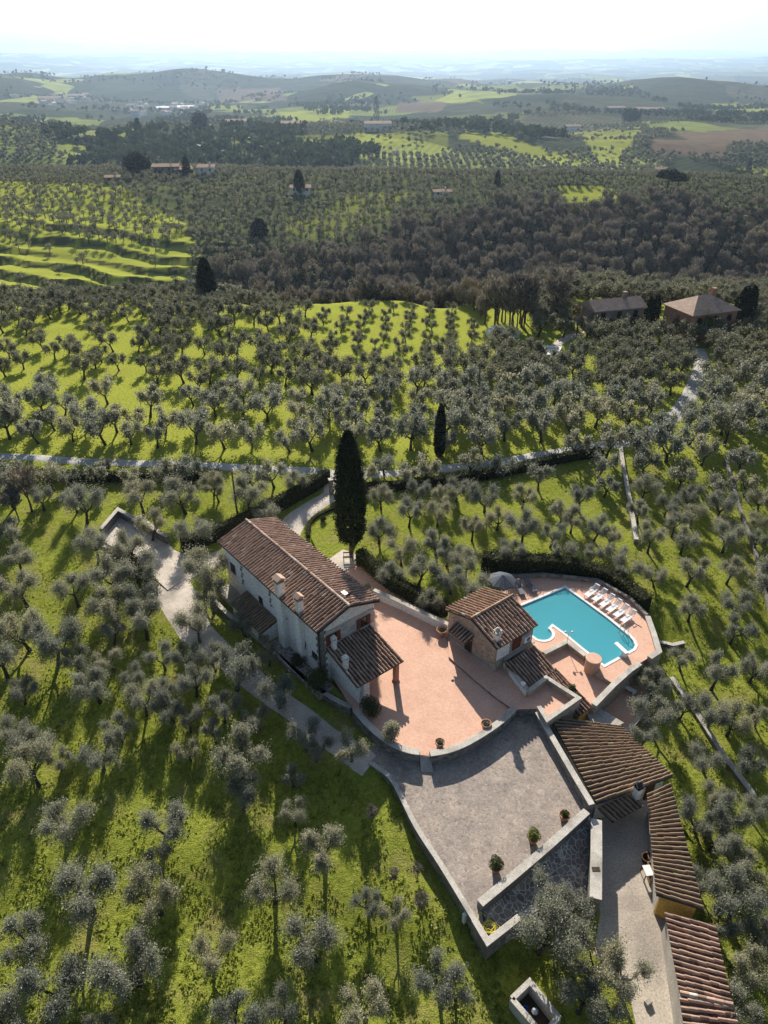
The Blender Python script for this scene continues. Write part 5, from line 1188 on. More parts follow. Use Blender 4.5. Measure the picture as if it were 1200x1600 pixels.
# arc of the round bay from the inner corner round to the left side
aend = P(861,979,0); ang0 = math.atan2(aend.y-circ_c.y, aend.x-circ_c.x); arc = [(circ_c.x+cr_*math.cos(ang0-k*.24), circ_c.y+cr_*math.sin(ang0-k*.24)) for k in range(0, 13)]
leftp = [P(822,985,0)[:2], P(806,966,0)[:2], P(810,948,0)[:2]]
pool_w = [tuple(p_) for p_ in pool_w] + arc + [tuple(p_) for p_ in leftp]
def ins_poly(pl, d):
    n = len(pl); a = sum(pl[i][0]*pl[(i+1)%n][1]-pl[(i+1)%n][0]*pl[i][1] for i in range(n)); sg_ = 1 if a > 0 else -1; out = []
    for i in range(n):
        A_, B_, C_ = Vector(pl[i-1]), Vector(pl[i]), Vector(pl[(i+1)%n]); d1 = (B_-A_).normalized(); d2 = (C_-B_).normalized(); n1 = Vector((-d1.y,d1.x))*sg_; n2 = Vector((-d2.y,d2.x))*sg_; mm = (n1+n2).normalized(); out.append(tuple(B_+mm*d/max(.5,mm.dot(n1))))
    return out
SUNK = [(852,1020),(886,1003),(914,1024),(912,1036),(928,1052),(958,1068),(924,1098),(905,1082),(868,1044)]
deck_outer = [(838,1012),(800,975),(776,903),(800,898),(850,896),(935,906),(985,934),(1012,961),(1030,1017),(1000,1036),(985,1046),(958,1068),(933,1052),(916,1037),(917,1024),(886,1003),(850,1021)]
slab('pool_deck', deck_outer, 0.0, 2.8, M['terracotta'], side=M['stone'], hole=[ins_poly(pool_w, -.20)])
slab('sunken_deck', [(846,1024),(890,1000),(920,1022),(918,1035),(935,1050),(962,1067),(927,1100),(905,1085),(866,1046)], -.45, 2.5, M['terracotta'], side=M['stone'], zread=-.3)
swim = empty('swimming_pool', (circ_c.x+3, circ_c.y, 0), 'turquoise swimming pool with round shallow bay beside the annex', 'swimming pool')
M['pooltile'] = mottled('pale_blue_pool_lining', (.42,.90,.97), (.58,.95,.98), .28, .5, fine=12, bs=0)
M['poolwhite'] = mottled('white_pool_coping', (.70,.70,.68), (.80,.80,.78), 2, .8)
m = MB(); n = len(pool_w); 
def zfl(x, y): return -1.25 if (x-circ_c.x)**2+(y-circ_c.y)**2 > (cr_+.4)**2 else -.55
bm = bmesh.new(); inn = pool_w
vs_ = [bm.verts.new((p_[0], p_[1], -.02)) for p_ in inn]; lo_ = [bm.verts.new((p_[0], p_[1], -1.35)) for p_ in inn]
for i in range(n): bm.faces.new((vs_[i], vs_[(i+1)%n], lo_[(i+1)%n], lo_[i]))
bmesh.ops.triangle_fill(bm, use_beauty=True, edges=[bm.edges.get((lo_[i], lo_[(i+1)%n])) for i in range(n)])
bmesh.ops.recalc_face_normals(bm, faces=bm.faces); me_ = bpy.data.meshes.new('basin'); bm.to_mesh(me_); bm.free(); me_.materials.append(M['pooltile']); o = bpy.data.objects.new('basin', me_); C.objects.link(o); o.parent = swim; bpy_inv(o, swim)
# shallow floor in the round bay, with its step
m = MB(); m.lathe((circ_c.x, circ_c.y, -1.34), [(cr_-.02,0),(cr_-.02,.95),(cr_*.4,.96)], 24); m.build('shallow_bay', M['pooltile'], swim)
# coping ring
bm = bmesh.new(); L1 = [bm.verts.new((p_[0], p_[1], .03)) for p_ in ins_poly(pool_w, .04)]; L2 = [bm.verts.new((p_[0], p_[1], .03)) for p_ in ins_poly(pool_w, -.205)]; L3 = [bm.verts.new((p_.co.x, p_.co.y, -.2)) for p_ in L1]; L4 = [bm.verts.new((p_.co.x, p_.co.y, -.02)) for p_ in L2]
for i in range(n):
    j = (i+1)%n; bm.faces.new((L1[i],L1[j],L2[j],L2[i])); bm.faces.new((L3[i],L3[j],L1[j],L1[i])); bm.faces.new((L2[i],L2[j],L4[j],L4[i]))
bmesh.ops.recalc_face_normals(bm, faces=bm.faces); me_ = bpy.data.meshes.new('coping'); bm.to_mesh(me_); bm.free(); me_.materials.append(M['poolwhite']); o = bpy.data.objects.new('coping', me_); C.objects.link(o); o.parent = swim; bpy_inv(o, swim)
# water
mw = bpy.data.materials.new('pool_water'); mw.use_nodes = True; nt = mw.node_tree; nt.nodes.clear(); L = nt.links
out = node(nt,'ShaderNodeOutputMaterial'); tb_ = node(nt,'ShaderNodeBsdfTransparent'); tb_.inputs[0].default_value = (.52,.95,.99,1); gl = node(nt,'ShaderNodeBsdfGlossy'); gl.inputs['Roughness'].default_value = .03
fr = node(nt,'ShaderNodeFresnel'); fr.inputs[0].default_value = 1.33; mx = node(nt,'ShaderNodeMixShader'); bp = node(nt,'ShaderNodeBump'); bp.inputs['Strength'].default_value = .4; bp.inputs['Distance'].default_value = .05
nn_ = noise_tex(nt, 3.5, 3); L.new(nn_.outputs[0], bp.inputs['Height']); L.new(bp.outputs[0], gl.inputs['Normal']); L.new(bp.outputs[0], fr.inputs['Normal'])
df = node(nt,'ShaderNodeBsdfDiffuse'); df.inputs[0].default_value = (.19,.88,.98,1); m2_ = node(nt,'ShaderNodeMixShader'); m2_.inputs[0].default_value = .30; L.new(tb_.outputs[0], m2_.inputs[1]); L.new(df.outputs[0], m2_.inputs[2])
L.new(fr.outputs[0], mx.inputs[0]); L.new(m2_.outputs[0], mx.inputs[1]); L.new(gl.outputs[0], mx.inputs[2]); L.new(mx.outputs[0], out.inputs[0])
slab('pool_water', pool_w, -.10, .001, mw, world=True)
# ladder, diving board
def ladder():
    r_ = empty('pool_ladder', P(972,990,0), 'steel ladder on the far long side of the pool', 'ladder'); c_ = P(973,989,0); a = (P(984,994,0)-P(950,966,0)).normalized(); n_ = Vector((-a.y, a.x, 0)); n_ = n_ if n_.y < 0 else -n_
    for k in (-.25,.25):
        b_ = c_ + a*k; m = MB(); m.tube([b_-n_*.35, b_-n_*.35+Vector((0,0,.6)), b_-n_*.1+Vector((0,0,.75)), b_+n_*.15+Vector((0,0,.55)), b_+n_*.18+Vector((0,0,-.8))], .03, 6); m.build('rail', M['steel'], r_)
    for k in range(3):
        m = MB(); q_ = c_ + n_*.18 + Vector((0,0,-.1-.25*k)); m.beam(q_-a*.25, q_+a*.25, .1, .03); m.build('step', M['steel'], r_)
ladder()
db = empty('diving_board', P(978,1018,0), 'short white diving board on the near corner of the pool', 'diving board'); b0, b1 = P(980,1021,.45), P(962,1004,.5)
m = MB(); m.beam(b0, b1, .38, .06); m.build('board', M['white'], db, bevel=.01); m = MB(); q = b0.lerp(b1, .15); m.box((q.x,q.y,.2), (.42,.42,.42), .7); m.build('base', M['white'], db, bevel=.02)
# walls round the pool
wall('pool_wall', [(782,899),(850,896),(934,905),(984,933),(1011,960)], -1.5, .40, .22, M['darkstone'], M['darkstone'], 'low stone wall behind the pool under the hedge, cap coloured dark as hedge shade')  # dark cap colour stands in for shade cast by the hedge
wall('pool_wall', [(1012,962),(1022,990),(1030,1017),(1015,1027)], -3, .35, .38, M['stone'], M['coping'], 'pale-capped low wall along the right end of the pool deck')
wall('deck_edge', [(1000,1036),(985,1046),(958,1070),(928,1101)], -3, .08, .36, M['stone'], M['coping'], 'stone retaining wall below the near edge of the pool deck')
wall('deck_edge', [(850,1020),(886,1002),(915,1024)], -.6, .06, .3, M['stone'], M['coping'], 'low step wall between the pool and the sunken terrace')
# brick drum
q = P(925,1042,-.0); dr = empty('brick_drum', (q.x, q.y, -.45), 'round terracotta-topped brick drum standing beside the pool', 'brick drum')
m = MB(); m.lathe((q.x, q.y, -.45), [(.60,0),(.60,1.32)], 28); m.build('drum', brickmat('drum_brick', (.40,.26,.18), (.48,.33,.24), (.5,.42,.34), 5, (.5,.4,.3)), dr); m = MB(); m.lathe((q.x, q.y, .87), [(.63,0),(.66,.03),(.66,.09),(.62,.11)], 28); m.build('top', M['terracotta'], dr)
# globe lamp on the edge
q = P(886,1004,.05); lp = empty('garden_lamp', (q.x,q.y,0), 'thin two-armed garden lamp on the step by the pool', 'lamp'); m = MB(); m.tube([(q.x,q.y,0),(q.x,q.y,1.15)], .025, 6); m.tube([(q.x-.28,q.y,1.15),(q.x+.28,q.y,1.15)], .02, 5); m.build('pole', M['steel'], lp)
for k in (-1,1): m = MB(); m.lathe((q.x+k*.28,q.y,1.1), [(.04,0),(.1,.06),(.12,.13),(.09,.2),(.02,.24)], 12); m.build('globe', M['white'], lp, True)
# sun loungers
def lounger(pos, rz, label, mat, group):
    r_ = empty('sun_lounger', (0,0,0), label, 'sun lounger', group)
    m = MB(); 
    for k in range(9): m.box((-.90+.15*k+.08, 0, .30), (.115,.56,.03))
    for s_ in (-1,1): m.beam((-.95,s_*.3,.29),(.45,s_*.3,.29),.05,.06)
    m.build('seat', mat, r_)
    m = MB(); d = Vector((math.cos(.75),0,math.sin(.75)))
    for k in range(5): q_ = Vector((.45,0,.31))+d*(.08+.14*k); m.beam(q_-Vector((0,.28,0)), q_+Vector((0,.28,0)), .11, .03)
    for s_ in (-1,1): m.beam(Vector((.43,s_*.3,.3)), Vector((.43,s_*.3,.3))+d*.75, .05,.05)
    m.build('backrest', mat, r_)
    for sx in (-.8,.35):
        for sy in (-.28,.28): m = MB(); m.beam((sx,sy,0),(sx*.97,sy,.28),.06,.06); m.build('leg', mat, r_)
    for sy in (-.33,.33): m = MB(); m.beam((.0,sy,.48),(.5,sy,.50),.06,.035); m.beam((.05,sy,.28),(.05,sy,.48),.05,.04); m.build('armrest', mat, r_)
    r_.location = pos; r_.rotation_euler = (0,0,rz); r_.scale = (.95,.82,.95); return r_
lw = ['white plastic sun lounger at the far end of the row of six', 'second white sun lounger from the far end of the row', 'third white sun lounger from the far end of the row', 'third white sun lounger from the near end of the row', 'second white sun lounger from the near end of the row', 'white plastic sun lounger at the near end of the row of six']
pdir = (P(1018,985,0)-P(930,1020,0)); 
for i, (u_, v_) in enumerate([(923.5,927.5),(935.5,934.5),(947,943),(958,951),(969,959),(980,967.5)]):
    a_ = P(u_-9, v_+7, 0); b_ = P(u_+11, v_-7, 0); d_ = b_-a_; lounger((P(u_, v_+1, 0).x, P(u_, v_+1, 0).y, 0), math.atan2(d_.y, d_.x), lw[i], M['white'], 'white sun loungers in a row beside the pool')
lounger(P(812,923,0), math.radians(100), 'grey sun lounger nearest the dark parasol', M['greyfab'], 'grey sun loungers behind the pool'); lounger(P(828,919,0), math.radians(112), 'grey sun lounger to the right of its pair, behind the pool', M['greyfab'], 'grey sun loungers behind the pool')
# parasol
q = P(782,930,0); pr = empty('parasol', (q.x,q.y,0), 'dark grey open parasol behind the annex', 'parasol'); m = MB(); m.tube([(q.x,q.y,0),(q.x,q.y,2.3)], .03, 6); m.build('pole', M['metal'], pr)
m = MB(); N_ = 8; top_ = (q.x,q.y,2.35); rim = [(q.x+1.35*math.cos(k*math.pi/4), q.y+1.35*math.sin(k*math.pi/4), 1.75+(0)) for k in range(8)]
for k in range(8):
    a_, b_ = Vector(rim[k]), Vector(rim[(k+1)%8]); mid = (a_+b_)/2 + Vector((0,0,.04)) - (((a_+b_)/2-Vector(top_))*.05); m.face([top_, a_, mid], k/8); m.face([top_, mid, b_], k/8+.05); lo = Vector((0,0,-.18)); m.face([a_, a_+lo, mid+lo, mid], k/8); m.face([mid, mid+lo, b_+lo, b_], k/8)
m.build('canopy', tint_mat('parasol_fabric', [(0,(.05,.06,.08)),(.5,(.12,.13,.15)),(1,(.06,.07,.09))]), pr)
for k in range(8): m = MB(); m.tube([top_, rim[k]], .015, 4); m.build('rib', M['steel'], pr)
m = MB(); m.box((q.x,q.y,.05),(.6,.6,.1)); m.build('base', M['concrete'], pr)
# lower brick patio
slab('lower_patio', [(936,1090),(1000,1062),(1012,1080),(1005,1110),(985,1135),(968,1146),(950,1130)], -1.9, .8, M['terracotta'])
wall('patio_wall', [(1012,1082),(1004,1112),(986,1134),(970,1145)], -3, -1.6, .25, M['darkstone'], M['coping'], 'curved pale kerb wall around the lower brick patio', sm=3)
bn = P(984,1076,-1.45); bq = empty('stone_bench', (bn.x,bn.y,-1.9), 'pale bench on the lower brick patio', 'bench'); m = MB(); m.box((bn.x,bn.y,-1.47),(1.1,.38,.07), -.75); m.build('seat', M['poolwhite'], bq)
for k in (-.4,.4): m = MB(); m.box((bn.x+k*math.cos(-.75), bn.y+k*math.sin(-.75), -1.7),(.1,.34,.4), -.75); m.build('leg', M['poolwhite'], bq)
q = P(999,1096,-1.8); m = MB(); m.tube([(q.x,q.y,-1.88),(q.x+.1,q.y+.3,-1.75),(q.x+.15,q.y+.6,-1.86)], [.16,.2,.14], 8); tag(m.build('folded_cover', M['blue'], smooth=True), 'crumpled blue cover lying at the edge of the lower patio', 'cover')

# ---- pots and shrubs
def pot(u, v, z, r, hh, label, plant=None, ph=.7, pr_=.5, pm='bush', dens=900, px_=None, group=None):
    q = P(u, v, z); root = empty('plant_pot' , (q.x, q.y, z), label, 'pot', group)
    m = MB(); m.lathe((q.x, q.y, z), [(r*.68,0),(r*.86,hh*.35),(r*.98,hh*.75),(r*.98,hh*.80),(r*1.12,hh*.84),(r*1.13,hh),(r*.98,hh),(r*.94,hh*.86)], 24); m.build('pot', M['pot'], root, True)
    m = MB(); m.lathe((q.x, q.y, z+hh*.84), [(r*.95,0),(r*.5,.03),(.02,.05)], 16); m.build('soil', M['soil'], root)
    if plant:
        m = MB(); m.tube([(q.x,q.y,z+hh*.8),(q.x+.03,q.y,z+hh+ph*.5)], .03, 5); m.build('stem', M['barkc'], root)
        o = ball(dens, R, .38)*np.array([pr_,pr_,ph*.55]); o *= (1+.15*np.sin(o[:,:1]*9+o[:,1:2]*7)); foliage_obj('plant', o+np.array([q.x,q.y,z+hh+ph*.45]), .09*R.uniform(.7,1.4,dens), M[pm], root)
    return root
pot(690,992,0,.42,.62,'large terracotta urn against the left corner of the annex')
pot(687,1166,0,.33,.5,'bronze-brown terracotta pot with bare soil by the gap in the curved wall', plant=1, ph=.12, pr_=.26, pm='twig', dens=200)
pot(759,1137,0,.36,.5,'terracotta pot with pale wicker-like rim near the right end of the curved wall', plant=1, ph=.1, pr_=.28, pm='twig', dens=200)
pot(881,1280,-.62,.33,.52,'terracotta pot of low green leaves, the nearest to the barn', plant=1, ph=.25, pr_=.27, dens=500)
pot(832,1316,-.62,.30,.5,'potted yellow-green bush in the middle of the three by the parapet', plant=1, ph=.75, pr_=.44, pm='yellowleaf', dens=1300)
pot(774,1361,-.62,.30,.5,'potted dark green bush nearest the bottom tip of the courtyard', plant=1, ph=.75, pr_=.48, dens=1500)
def shrub(u, v, z, r, hh, label, n=2500, mat='bush', size=.13, name='shrub', lob=5):
    q = P(u, v, z); root = empty(name, (q.x,q.y,z), label, 'shrub'); m = MB()
    for k in range(4): a_ = k*1.6; m.tube([(q.x,q.y,z-.1),(q.x+r*.3*math.cos(a_),q.y+r*.3*math.sin(a_),z+hh*.45),(q.x+r*.5*math.cos(a_),q.y+r*.5*math.sin(a_),z+hh*.8)], [.04,.03,.012], 4)
    m.build('stems', M['barkc'], root); V_ = []
    for k in range(lob): c_ = ball(1,R,.6)[0]*np.array([r*.55,r*.55,hh*.22])+np.array([q.x,q.y,z+hh*.55]); V_.append(ball(n//lob,R,.4)*np.array([r*.6,r*.6,hh*.42])+c_)
    V_ = np.concatenate(V_); V_[:,2] = np.maximum(V_[:,2], z+.03); foliage_obj('leaves', V_, size*R.uniform(.7,1.3,len(V_)), M[mat], root); return root
shrub(614,1158,0,.85,1.9,'grey-green shrub growing behind the left run of the curved wall', 3000, 'olive')
shrub(583,1120,0,1.0,1.7,'dark shrub in the shade behind the porch, left of the grey-green one', 2600)
shrub(497,1075,-.1,1.2,1.9,'large dark bush below the corner of the farmhouse', 3500)
shrub(470,1040,-.1,.9,1.4,'smaller dark bush at the foot of the farmhouse wall', 2200)
shrub(412,945+60,-.1,.6,1.2,'light leaved small bush in the shaded bed', 1400, 'olive')
shrub(900,1098,-.45,.5,1.1,'wispy green shrub at the end of the sunken terrace', 1500)
shrub(893,1082,-.45,.4,.9,'smaller wispy shrub beside the tiled store roof', 900)
shrub(505,815,0,.42,.7,'round clipped bush on the lawn edge by the drive', 1200)
shrub(566,886,0,.95,1.3,'clipped dark rounded bush at the foot of the tall cypress', 3500, 'hedge')
shrub(1090,530,0,3.6,5.0,'yellow-green leafy tree in front of the hip roofed farmhouse', 2500, 'yellowleaf', .55, 'leafy_tree', 7)
shrub(1148,1372,-2.8,.9,1.2,'yellow-green bush between the olives behind the outbuildings', 1200, 'yellowleaf')
shrub(1100,1308,-2.7,.6,.9,'small yellow-green bush beside the long outbuilding', 900, 'yellowleaf')
shrub(850,500,0,2.4,3.0,'tan leaved scrub at the edge of the field below the ravine', 900, 'rust', .5)
# bare brown tree far left
for (u_, v_, s_) in ((50,800,.62),(30,815,.45),(170,750,.3)):
    q = P(u_, v_, -.3); put_tree('bare_tree', BARE[1], (q.x, q.y, -.35), s_, 1.0, 'bare brownish tree standing among the olives at the left edge' if u_ == 50 else ('smaller bare tree beside it at the left edge' if u_ == 30 else 'small bare tree between the white road and the parking bay'), 'bare tree', None)
for (u_, v_, s_) in ((658,1425,.16),(615,1380,.14),(582,1290,.16),(652,1370,.13)):
    q = P(u_, v_, -1.8); put_tree('sapling', BARE[(u_) % 5], (q.x, q.y, h(q.x,q.y)-.05), s_, 1.0, 'thin bare sapling in the grass beside the courtyard kerb', 'sapling', 'bare saplings along the courtyard kerb')
# bench by the cypress
bb = P(560,872,0); bch = empty('garden_bench', (bb.x,bb.y,0), 'thin metal bench on the pale paving under the tall cypress', 'bench'); r0_ = .1
for k in range(3): m = MB(); m.beam((bb.x-.9-.6, bb.y-.6+k*.12, .45),(bb.x+.1-.6, bb.y-.6+k*.12+.1, .45),.08,.03); m.build('seat_slat', M['wood'], bch)
m = MB(); m.beam((bb.x-1.5, bb.y-.2, .8),(bb.x-.5, bb.y-.1, .8),.04,.12); m.build('backrest', M['wood'], bch)
for sx in (-1.45,-.55):
    for sy in (-.58,-.22): m = MB(); m.tube([(bb.x+sx,bb.y+sy,0),(bb.x+sx,bb.y+sy+.02,.45 if sy < -.4 else .85)], .025, 5); m.build('leg', M['metal'], bch)
slab('pale_patio', [(505,880),(536,858),(556,866),(560,880),(540,892),(530,905)], .05, .3, M['gravel'])
slab('lawn', [(486,840),(486,818),(500,806),(527,795),(560,840),(545,862),(536,860),(506,880)], .03, .3, M['ground'])
# gate piers
for (u_, v_, lb) in ((518,772,'left'),(531,768,'right')):
    q = P(u_, v_, 0); g_ = empty('gate_pier', (q.x,q.y,0), 'square grey gate pier on the %s side of the drive entrance' % lb, 'gate pier'); m = MB(); m.box((q.x,q.y,.95),(.45,.45,1.9),.3); m.build('shaft', M['darkstone'], g_); m = MB(); m.box((q.x,q.y,1.95),(.58,.58,.1),.3); m.build('cap', M['coping'], g_)
# urn on the parapet, hose, terrace drain, parasol base plate
q = P(817,1072,.75); m = MB(); m.lathe((q.x,q.y,.75), [(.1,0),(.06,.08),(.16,.2),(.19,.32),(.15,.36),(.02,.37)], 14); tag(m.build('white_urn', M['white'], smooth=True), 'small white urn on the parapet near the annex', 'urn')
q = P(707,1063,0); m = MB(); m.lathe((q.x,q.y,0), [(.11,.0),(.11,.05),(.05,.07)], 12); tag(m.build('floor_drain', M['metal']), 'small round dark cover on the terracotta terrace', 'drain cover')
m = MB(); q = P(762,1450,-.6); pts_ = []; rdh = random.Random(4)
for k in range(60): a_ = k*.62; r_ = .35+.12*math.sin(k*.9)+rdh.uniform(-.05,.05); pts_.append((q.x+r_*math.cos(a_)*1.1+k*.004, q.y+r_*math.sin(a_)*.8, -.60+.03*(k%3)+.05))
m.tube(pts_, .022, 4); m.tube([pts_[0],(q.x+.1,q.y+.6,-.55),(q.x-.35,q.y+.9,-.55),(q.x-.5,q.y+.5,-.56)], .022, 4); tag(m.build('garden_hose', M['yellow']), 'tangled yellow hose lying in the corner of the ramp', 'hose')
# furniture and bins along the outbuilding wall
def stool(u, v, z, w_, hh, label, mat, nm='wooden_crate', cat='crate'):
    q = P(u, v, z); r_ = empty(nm, (q.x,q.y,z), label, cat)
    for k in range(3):
        for s_ in (-1,1): m = MB(); m.box((q.x, q.y+s_*w_/2, z+hh*(k+.5)/3), (w_,.03,hh*.24), 0); m.build('side_slat', mat, r_)
    for k in range(4): m = MB(); m.box((q.x-w_/2+w_*(k+.5)/4, q.y, z+.02), (w_*.2,w_*.94,.02)); m.build('base_slat', mat, r_)
    for sx in (-1,1):
        m = MB(); m.box((q.x+sx*w_/2, q.y, z+hh/2), (.03,w_*.94,hh)); m.build('end_panel', mat, r_)
M['paleworn'] = mottled('worn_pale_wood', (.32,.22,.12), (.45,.32,.18), 5, .8)
for i, (u_, v_, lb) in enumerate(((1017,1342,'wooden crate nearest the shaded end of the outbuilding wall'),(1018,1360,'middle wooden crate against the outbuilding wall'),(1019,1376,'wooden crate closest to the ochre corner'))): stool(u_, v_, -2.37, .55, .45+.1*(i%2), lb, M['paleworn'])
q = P(1009,1370,-2.37); tb2 = empty('small_table', (q.x,q.y,-2.37), 'small white-topped table beside the crates', 'table'); m = MB(); m.box((q.x,q.y,-1.65),(.5,.7,.05),.1); m.build('top', M['poolwhite'], tb2)
for sx in (-.25,.25):
    for sy in (-.36,.36): m = MB(); m.box((q.x+sx,q.y+sy,-2.02),(.05,.05,.7)); m.build('leg', M['wood'], tb2)
q = P(1009,1346,-2.37); m = MB(); m.lathe((q.x,q.y,-2.37), [(.26,0),(.34,.35),(.36,.5),(.30,.5),(.28,.1)], 16); tag(m.build('round_tub', M['wood']), 'round dark tub beside the table', 'tub')
q = P(1012,1568,-2.4); m = MB(); m.box((q.x,q.y,-2.25),(.4,.3,.25),.5); tag(m.build('stone_block', M['concrete'], bevel=.03), 'pale block lying on the yard next to an olive tree', 'block')
slab('low_canopy_floor', [(906,1092),(930,1108),(920,1120),(900,1104)], -1.2, .3, M['concrete'])
# garden walls on the right
def draped_wall(px, th, hh, label, mat='coping', z0=None):
    L_ = [];
    for (a_, b_), (c_, d_) in zip(px[:-1], px[1:]):
        for k in range(8): L_.append((a_+(c_-a_)*k/8, b_+(d_-b_)*k/8))
    L_.append(px[-1]); pts = []
    for u_, v_ in L_: p_ = hit(u_, v_); pts.append((p_.x, p_.y))
    zs = [h(*p_) for p_ in pts]; r_ = empty('garden_wall', (pts[0][0],pts[0][1],zs[0]), label, 'wall'); m = MB(); strip(m, pts, th, [z-.5 for z in zs], [z+hh-.05 for z in zs]); m.build('masonry', M['darkstone'], r_)
    m = MB(); strip(m, pts, th+.06, [z+hh-.05 for z in zs], [z+hh for z in zs]); m.build('coping', M[mat], r_)
draped_wall([(968,702),(972,730),(983,790),(993,850)], .42, .6, 'long straight low wall running down from the white road towards the pool')
draped_wall([(1048,1062),(1090,1122),(1130,1185),(1177,1247)], .35, .35, 'low pale wall crossing the grass slope below the pool')
draped_wall([(1133,722),(1152,790),(1180,870),(1203,965)], .25, .5, 'dark terrace bank wall near the right edge of the photo', mat='darkstone')
draped_wall([(1027,1007),(1050,1012),(1068,1008)], .3, .4, 'short wall beyond the corner of the pool deck')
# yard canopy pole etc: handrail near ramp
# ---- neighbours
def house_at(name, c, w_, d_, hh, rise, rz, wallm, roofm, label, hip=False, lod=0, wins=True, cat='house', over=.4):
    r_ = empty(name, c, label, cat); c_, s_ = math.cos(rz), math.sin(rz)
    def L(x, y, z): return Vector((c[0]+x*c_-y*s_, c[1]+x*s_+y*c_, c[2]+z))
    m = MB(); a = [(-w_/2,-d_/2),(w_/2,-d_/2),(w_/2,d_/2),(-w_/2,d_/2)]
    if hip:
        m.faces([L(*p_,-1.5) for p_ in a]+[L(*p_,hh) for p_ in a], [(3,2,1,0),(4,5,6,7),(0,1,5,4),(1,2,6,5),(2,3,7,6),(3,0,4,7)])
    else:
        m.faces([L(*p_,-1.5) for p_ in a]+[L(*p_,hh) for p_ in a]+[L(-w_/2,0,hh+rise*.96),L(w_/2,0,hh+rise*.96)], [(0,1,5,4),(2,3,7,6),(1,2,6,9,5),(3,0,4,8,7),(3,2,1,0),(4,5,9,8),(6,7,8,9)])
    fix_normals(m.build('wall', wallm, r_)); W_, D_ = w_/2+over, d_/2+over; k = over/(d_/2)*rise
    e = [L(-W_,-D_,hh-k*.5),L(W_,-D_,hh-k*.5),L(W_,D_,hh-k*.5),L(-W_,D_,hh-k*.5)]; up = Vector((0,0,.12)); m = MB()
    if hip: R0, R1 = L(-w_/2+d_/2,0,hh+rise), L(w_/2-d_/2,0,hh+rise)
    else: R0, R1 = L(-W_,0,hh+rise+.05), L(W_,0,hh+rise+.05)
    if lod == 0 and not hip:
        rr = deck_board(R0, R1, e[0], e[1], r_, M['wood'], name='roof'); deck_board(R0, R1, e[3], e[2], rr, M['wood'])
        tiles('roof_tiles', R0, R1, e[0], e[1], rr, roofm, pitch=.6, tl=1.2, amp=.1); tiles('roof_tiles', R0, R1, e[3], e[2], rr, roofm, pitch=.6, tl=1.2, amp=.1)
    elif lod == 0:
        rr = deck_board(R0, R1, e[0], e[1], r_, M['wood'], name='roof'); tiles('roof_tiles', R0, R1, e[0], e[1], rr, roofm, pitch=.55, tl=1.1, amp=.09); tiles('roof_tiles', R0, R1, e[3], e[2], rr, roofm, pitch=.55, tl=1.1, amp=.09)
        tiles('roof_tiles', R1, R1+(e[2]-e[1])*.01, e[1], e[2], rr, roofm, pitch=.6, tl=1.1, amp=.07); tiles('roof_tiles', R0, R0+(e[3]-e[0])*.01, e[0], e[3], rr, roofm, pitch=.6, tl=1.1, amp=.07)
        m.faces([R0-up*.8,R1-up*.8]+[q-up*.8 for q in e], [(0,1,3,2),(1,0,5,4),(1,4,3),(0,2,5),(2,3,4,5)]); m.build('roof_deck', M['wood'], rr)
    else:
        m.faces([R0+up,R1+up]+[q+up for q in e]+[R0,R1]+e, [(2,3,1,0),(4,5,0,1),(3,4,1),(5,2,0),(8,9,3,2),(10,11,5,4),(9,10,4,3),(11,8,2,5),(11,10,9,8)]); fix_normals(m.build('roof', roofm, r_))
    if wins:
        n_ = max(2, int(w_/3.2)); sx_ = Vector((c_, s_, 0)); fn_ = Vector((s_, -c_, 0))
        for i in range(n_):
            for zz in ([hh*.7] if hh < 4 else [hh*.28, hh*.75]):
                x = -w_/2 + w_*(i+.5)/n_; m = MB(); q = L(x, -d_/2-.03, zz); m.box(q, (.9,.08,1.2), rz); m.build('window', M['glass'], r_)
    m = MB(); q = L(w_*.2, 0, hh+rise+.5); m.box(q, (.7,.7,1.3), rz); m.build('chimney', wallm, r_)
    return r_
M['terrafar'] = mottled('distant_clay_roof', (.30,.19,.13), (.42,.28,.20), 1.2, .9)
M['redwall'] = mottled('russet_wall', (.34,.17,.10), (.42,.22,.14), .7, .9)
M['greywall'] = mottled('old_stone_wall_plain', (.22,.18,.15), (.32,.26,.21), .8, .9)
M['palepink'] = mottled('pale_pink_clay_roof', (.36,.25,.19), (.50,.36,.28), 1.4, .9, fine=6)
M['rooflight'] = tint_mat('pale_pink_roof_tile', [(0,(.26,.19,.15)),(.5,(.36,.26,.21)),(1,(.48,.37,.30))])
q = P(1086,522,0); house_at('neighbour_farmhouse', (q.x, q.y, h(q.x,q.y)), 9.8, 7.2, 5.0, 2.0, .35, M['redwall'], M['palepink'], 'hip roofed russet farmhouse at the end of the curving white road', hip=True, lod=1, cat='farmhouse')
q = P(957,518,0); house_at('stone_house', (q.x, q.y+2, h(q.x,q.y)), 10, 4.6, 4.2, 1.2, .28, M['greywall'], M['palepink'], 'long low stone house beyond the grove, left of the russet farmhouse', cat='house', lod=1)
q = P(914,520,0); m = MB(); sh = empty('open_shed', (q.x,q.y,h(q.x,q.y)), 'small open shed at the left end of the long stone house', 'shed'); m.prism([(q.x-2,q.y-1.4),(q.x+2,q.y-1.4),(q.x+2,q.y+1.6),(q.x-2,q.y+1.6)], 1.9, [2.0,2.0,2.6,2.6]); fix_normals(m.build('roof', M['terrafar'], sh))
for sx in (-1.8,1.8):
    for sy in (-1.2,1.4): m = MB(); m.box((q.x+sx,q.y+sy,.8),(.2,.2,2.6)); m.build('post', M['wood'], sh)
q = P(1203,500,0); house_at('stone_house', (q.x+3, q.y, -.5), 9, 6, 3.2, 1.2, .1, M['redwall'], M['palepink'], 'red roofed house cut off by the right edge of the photo', lod=1)
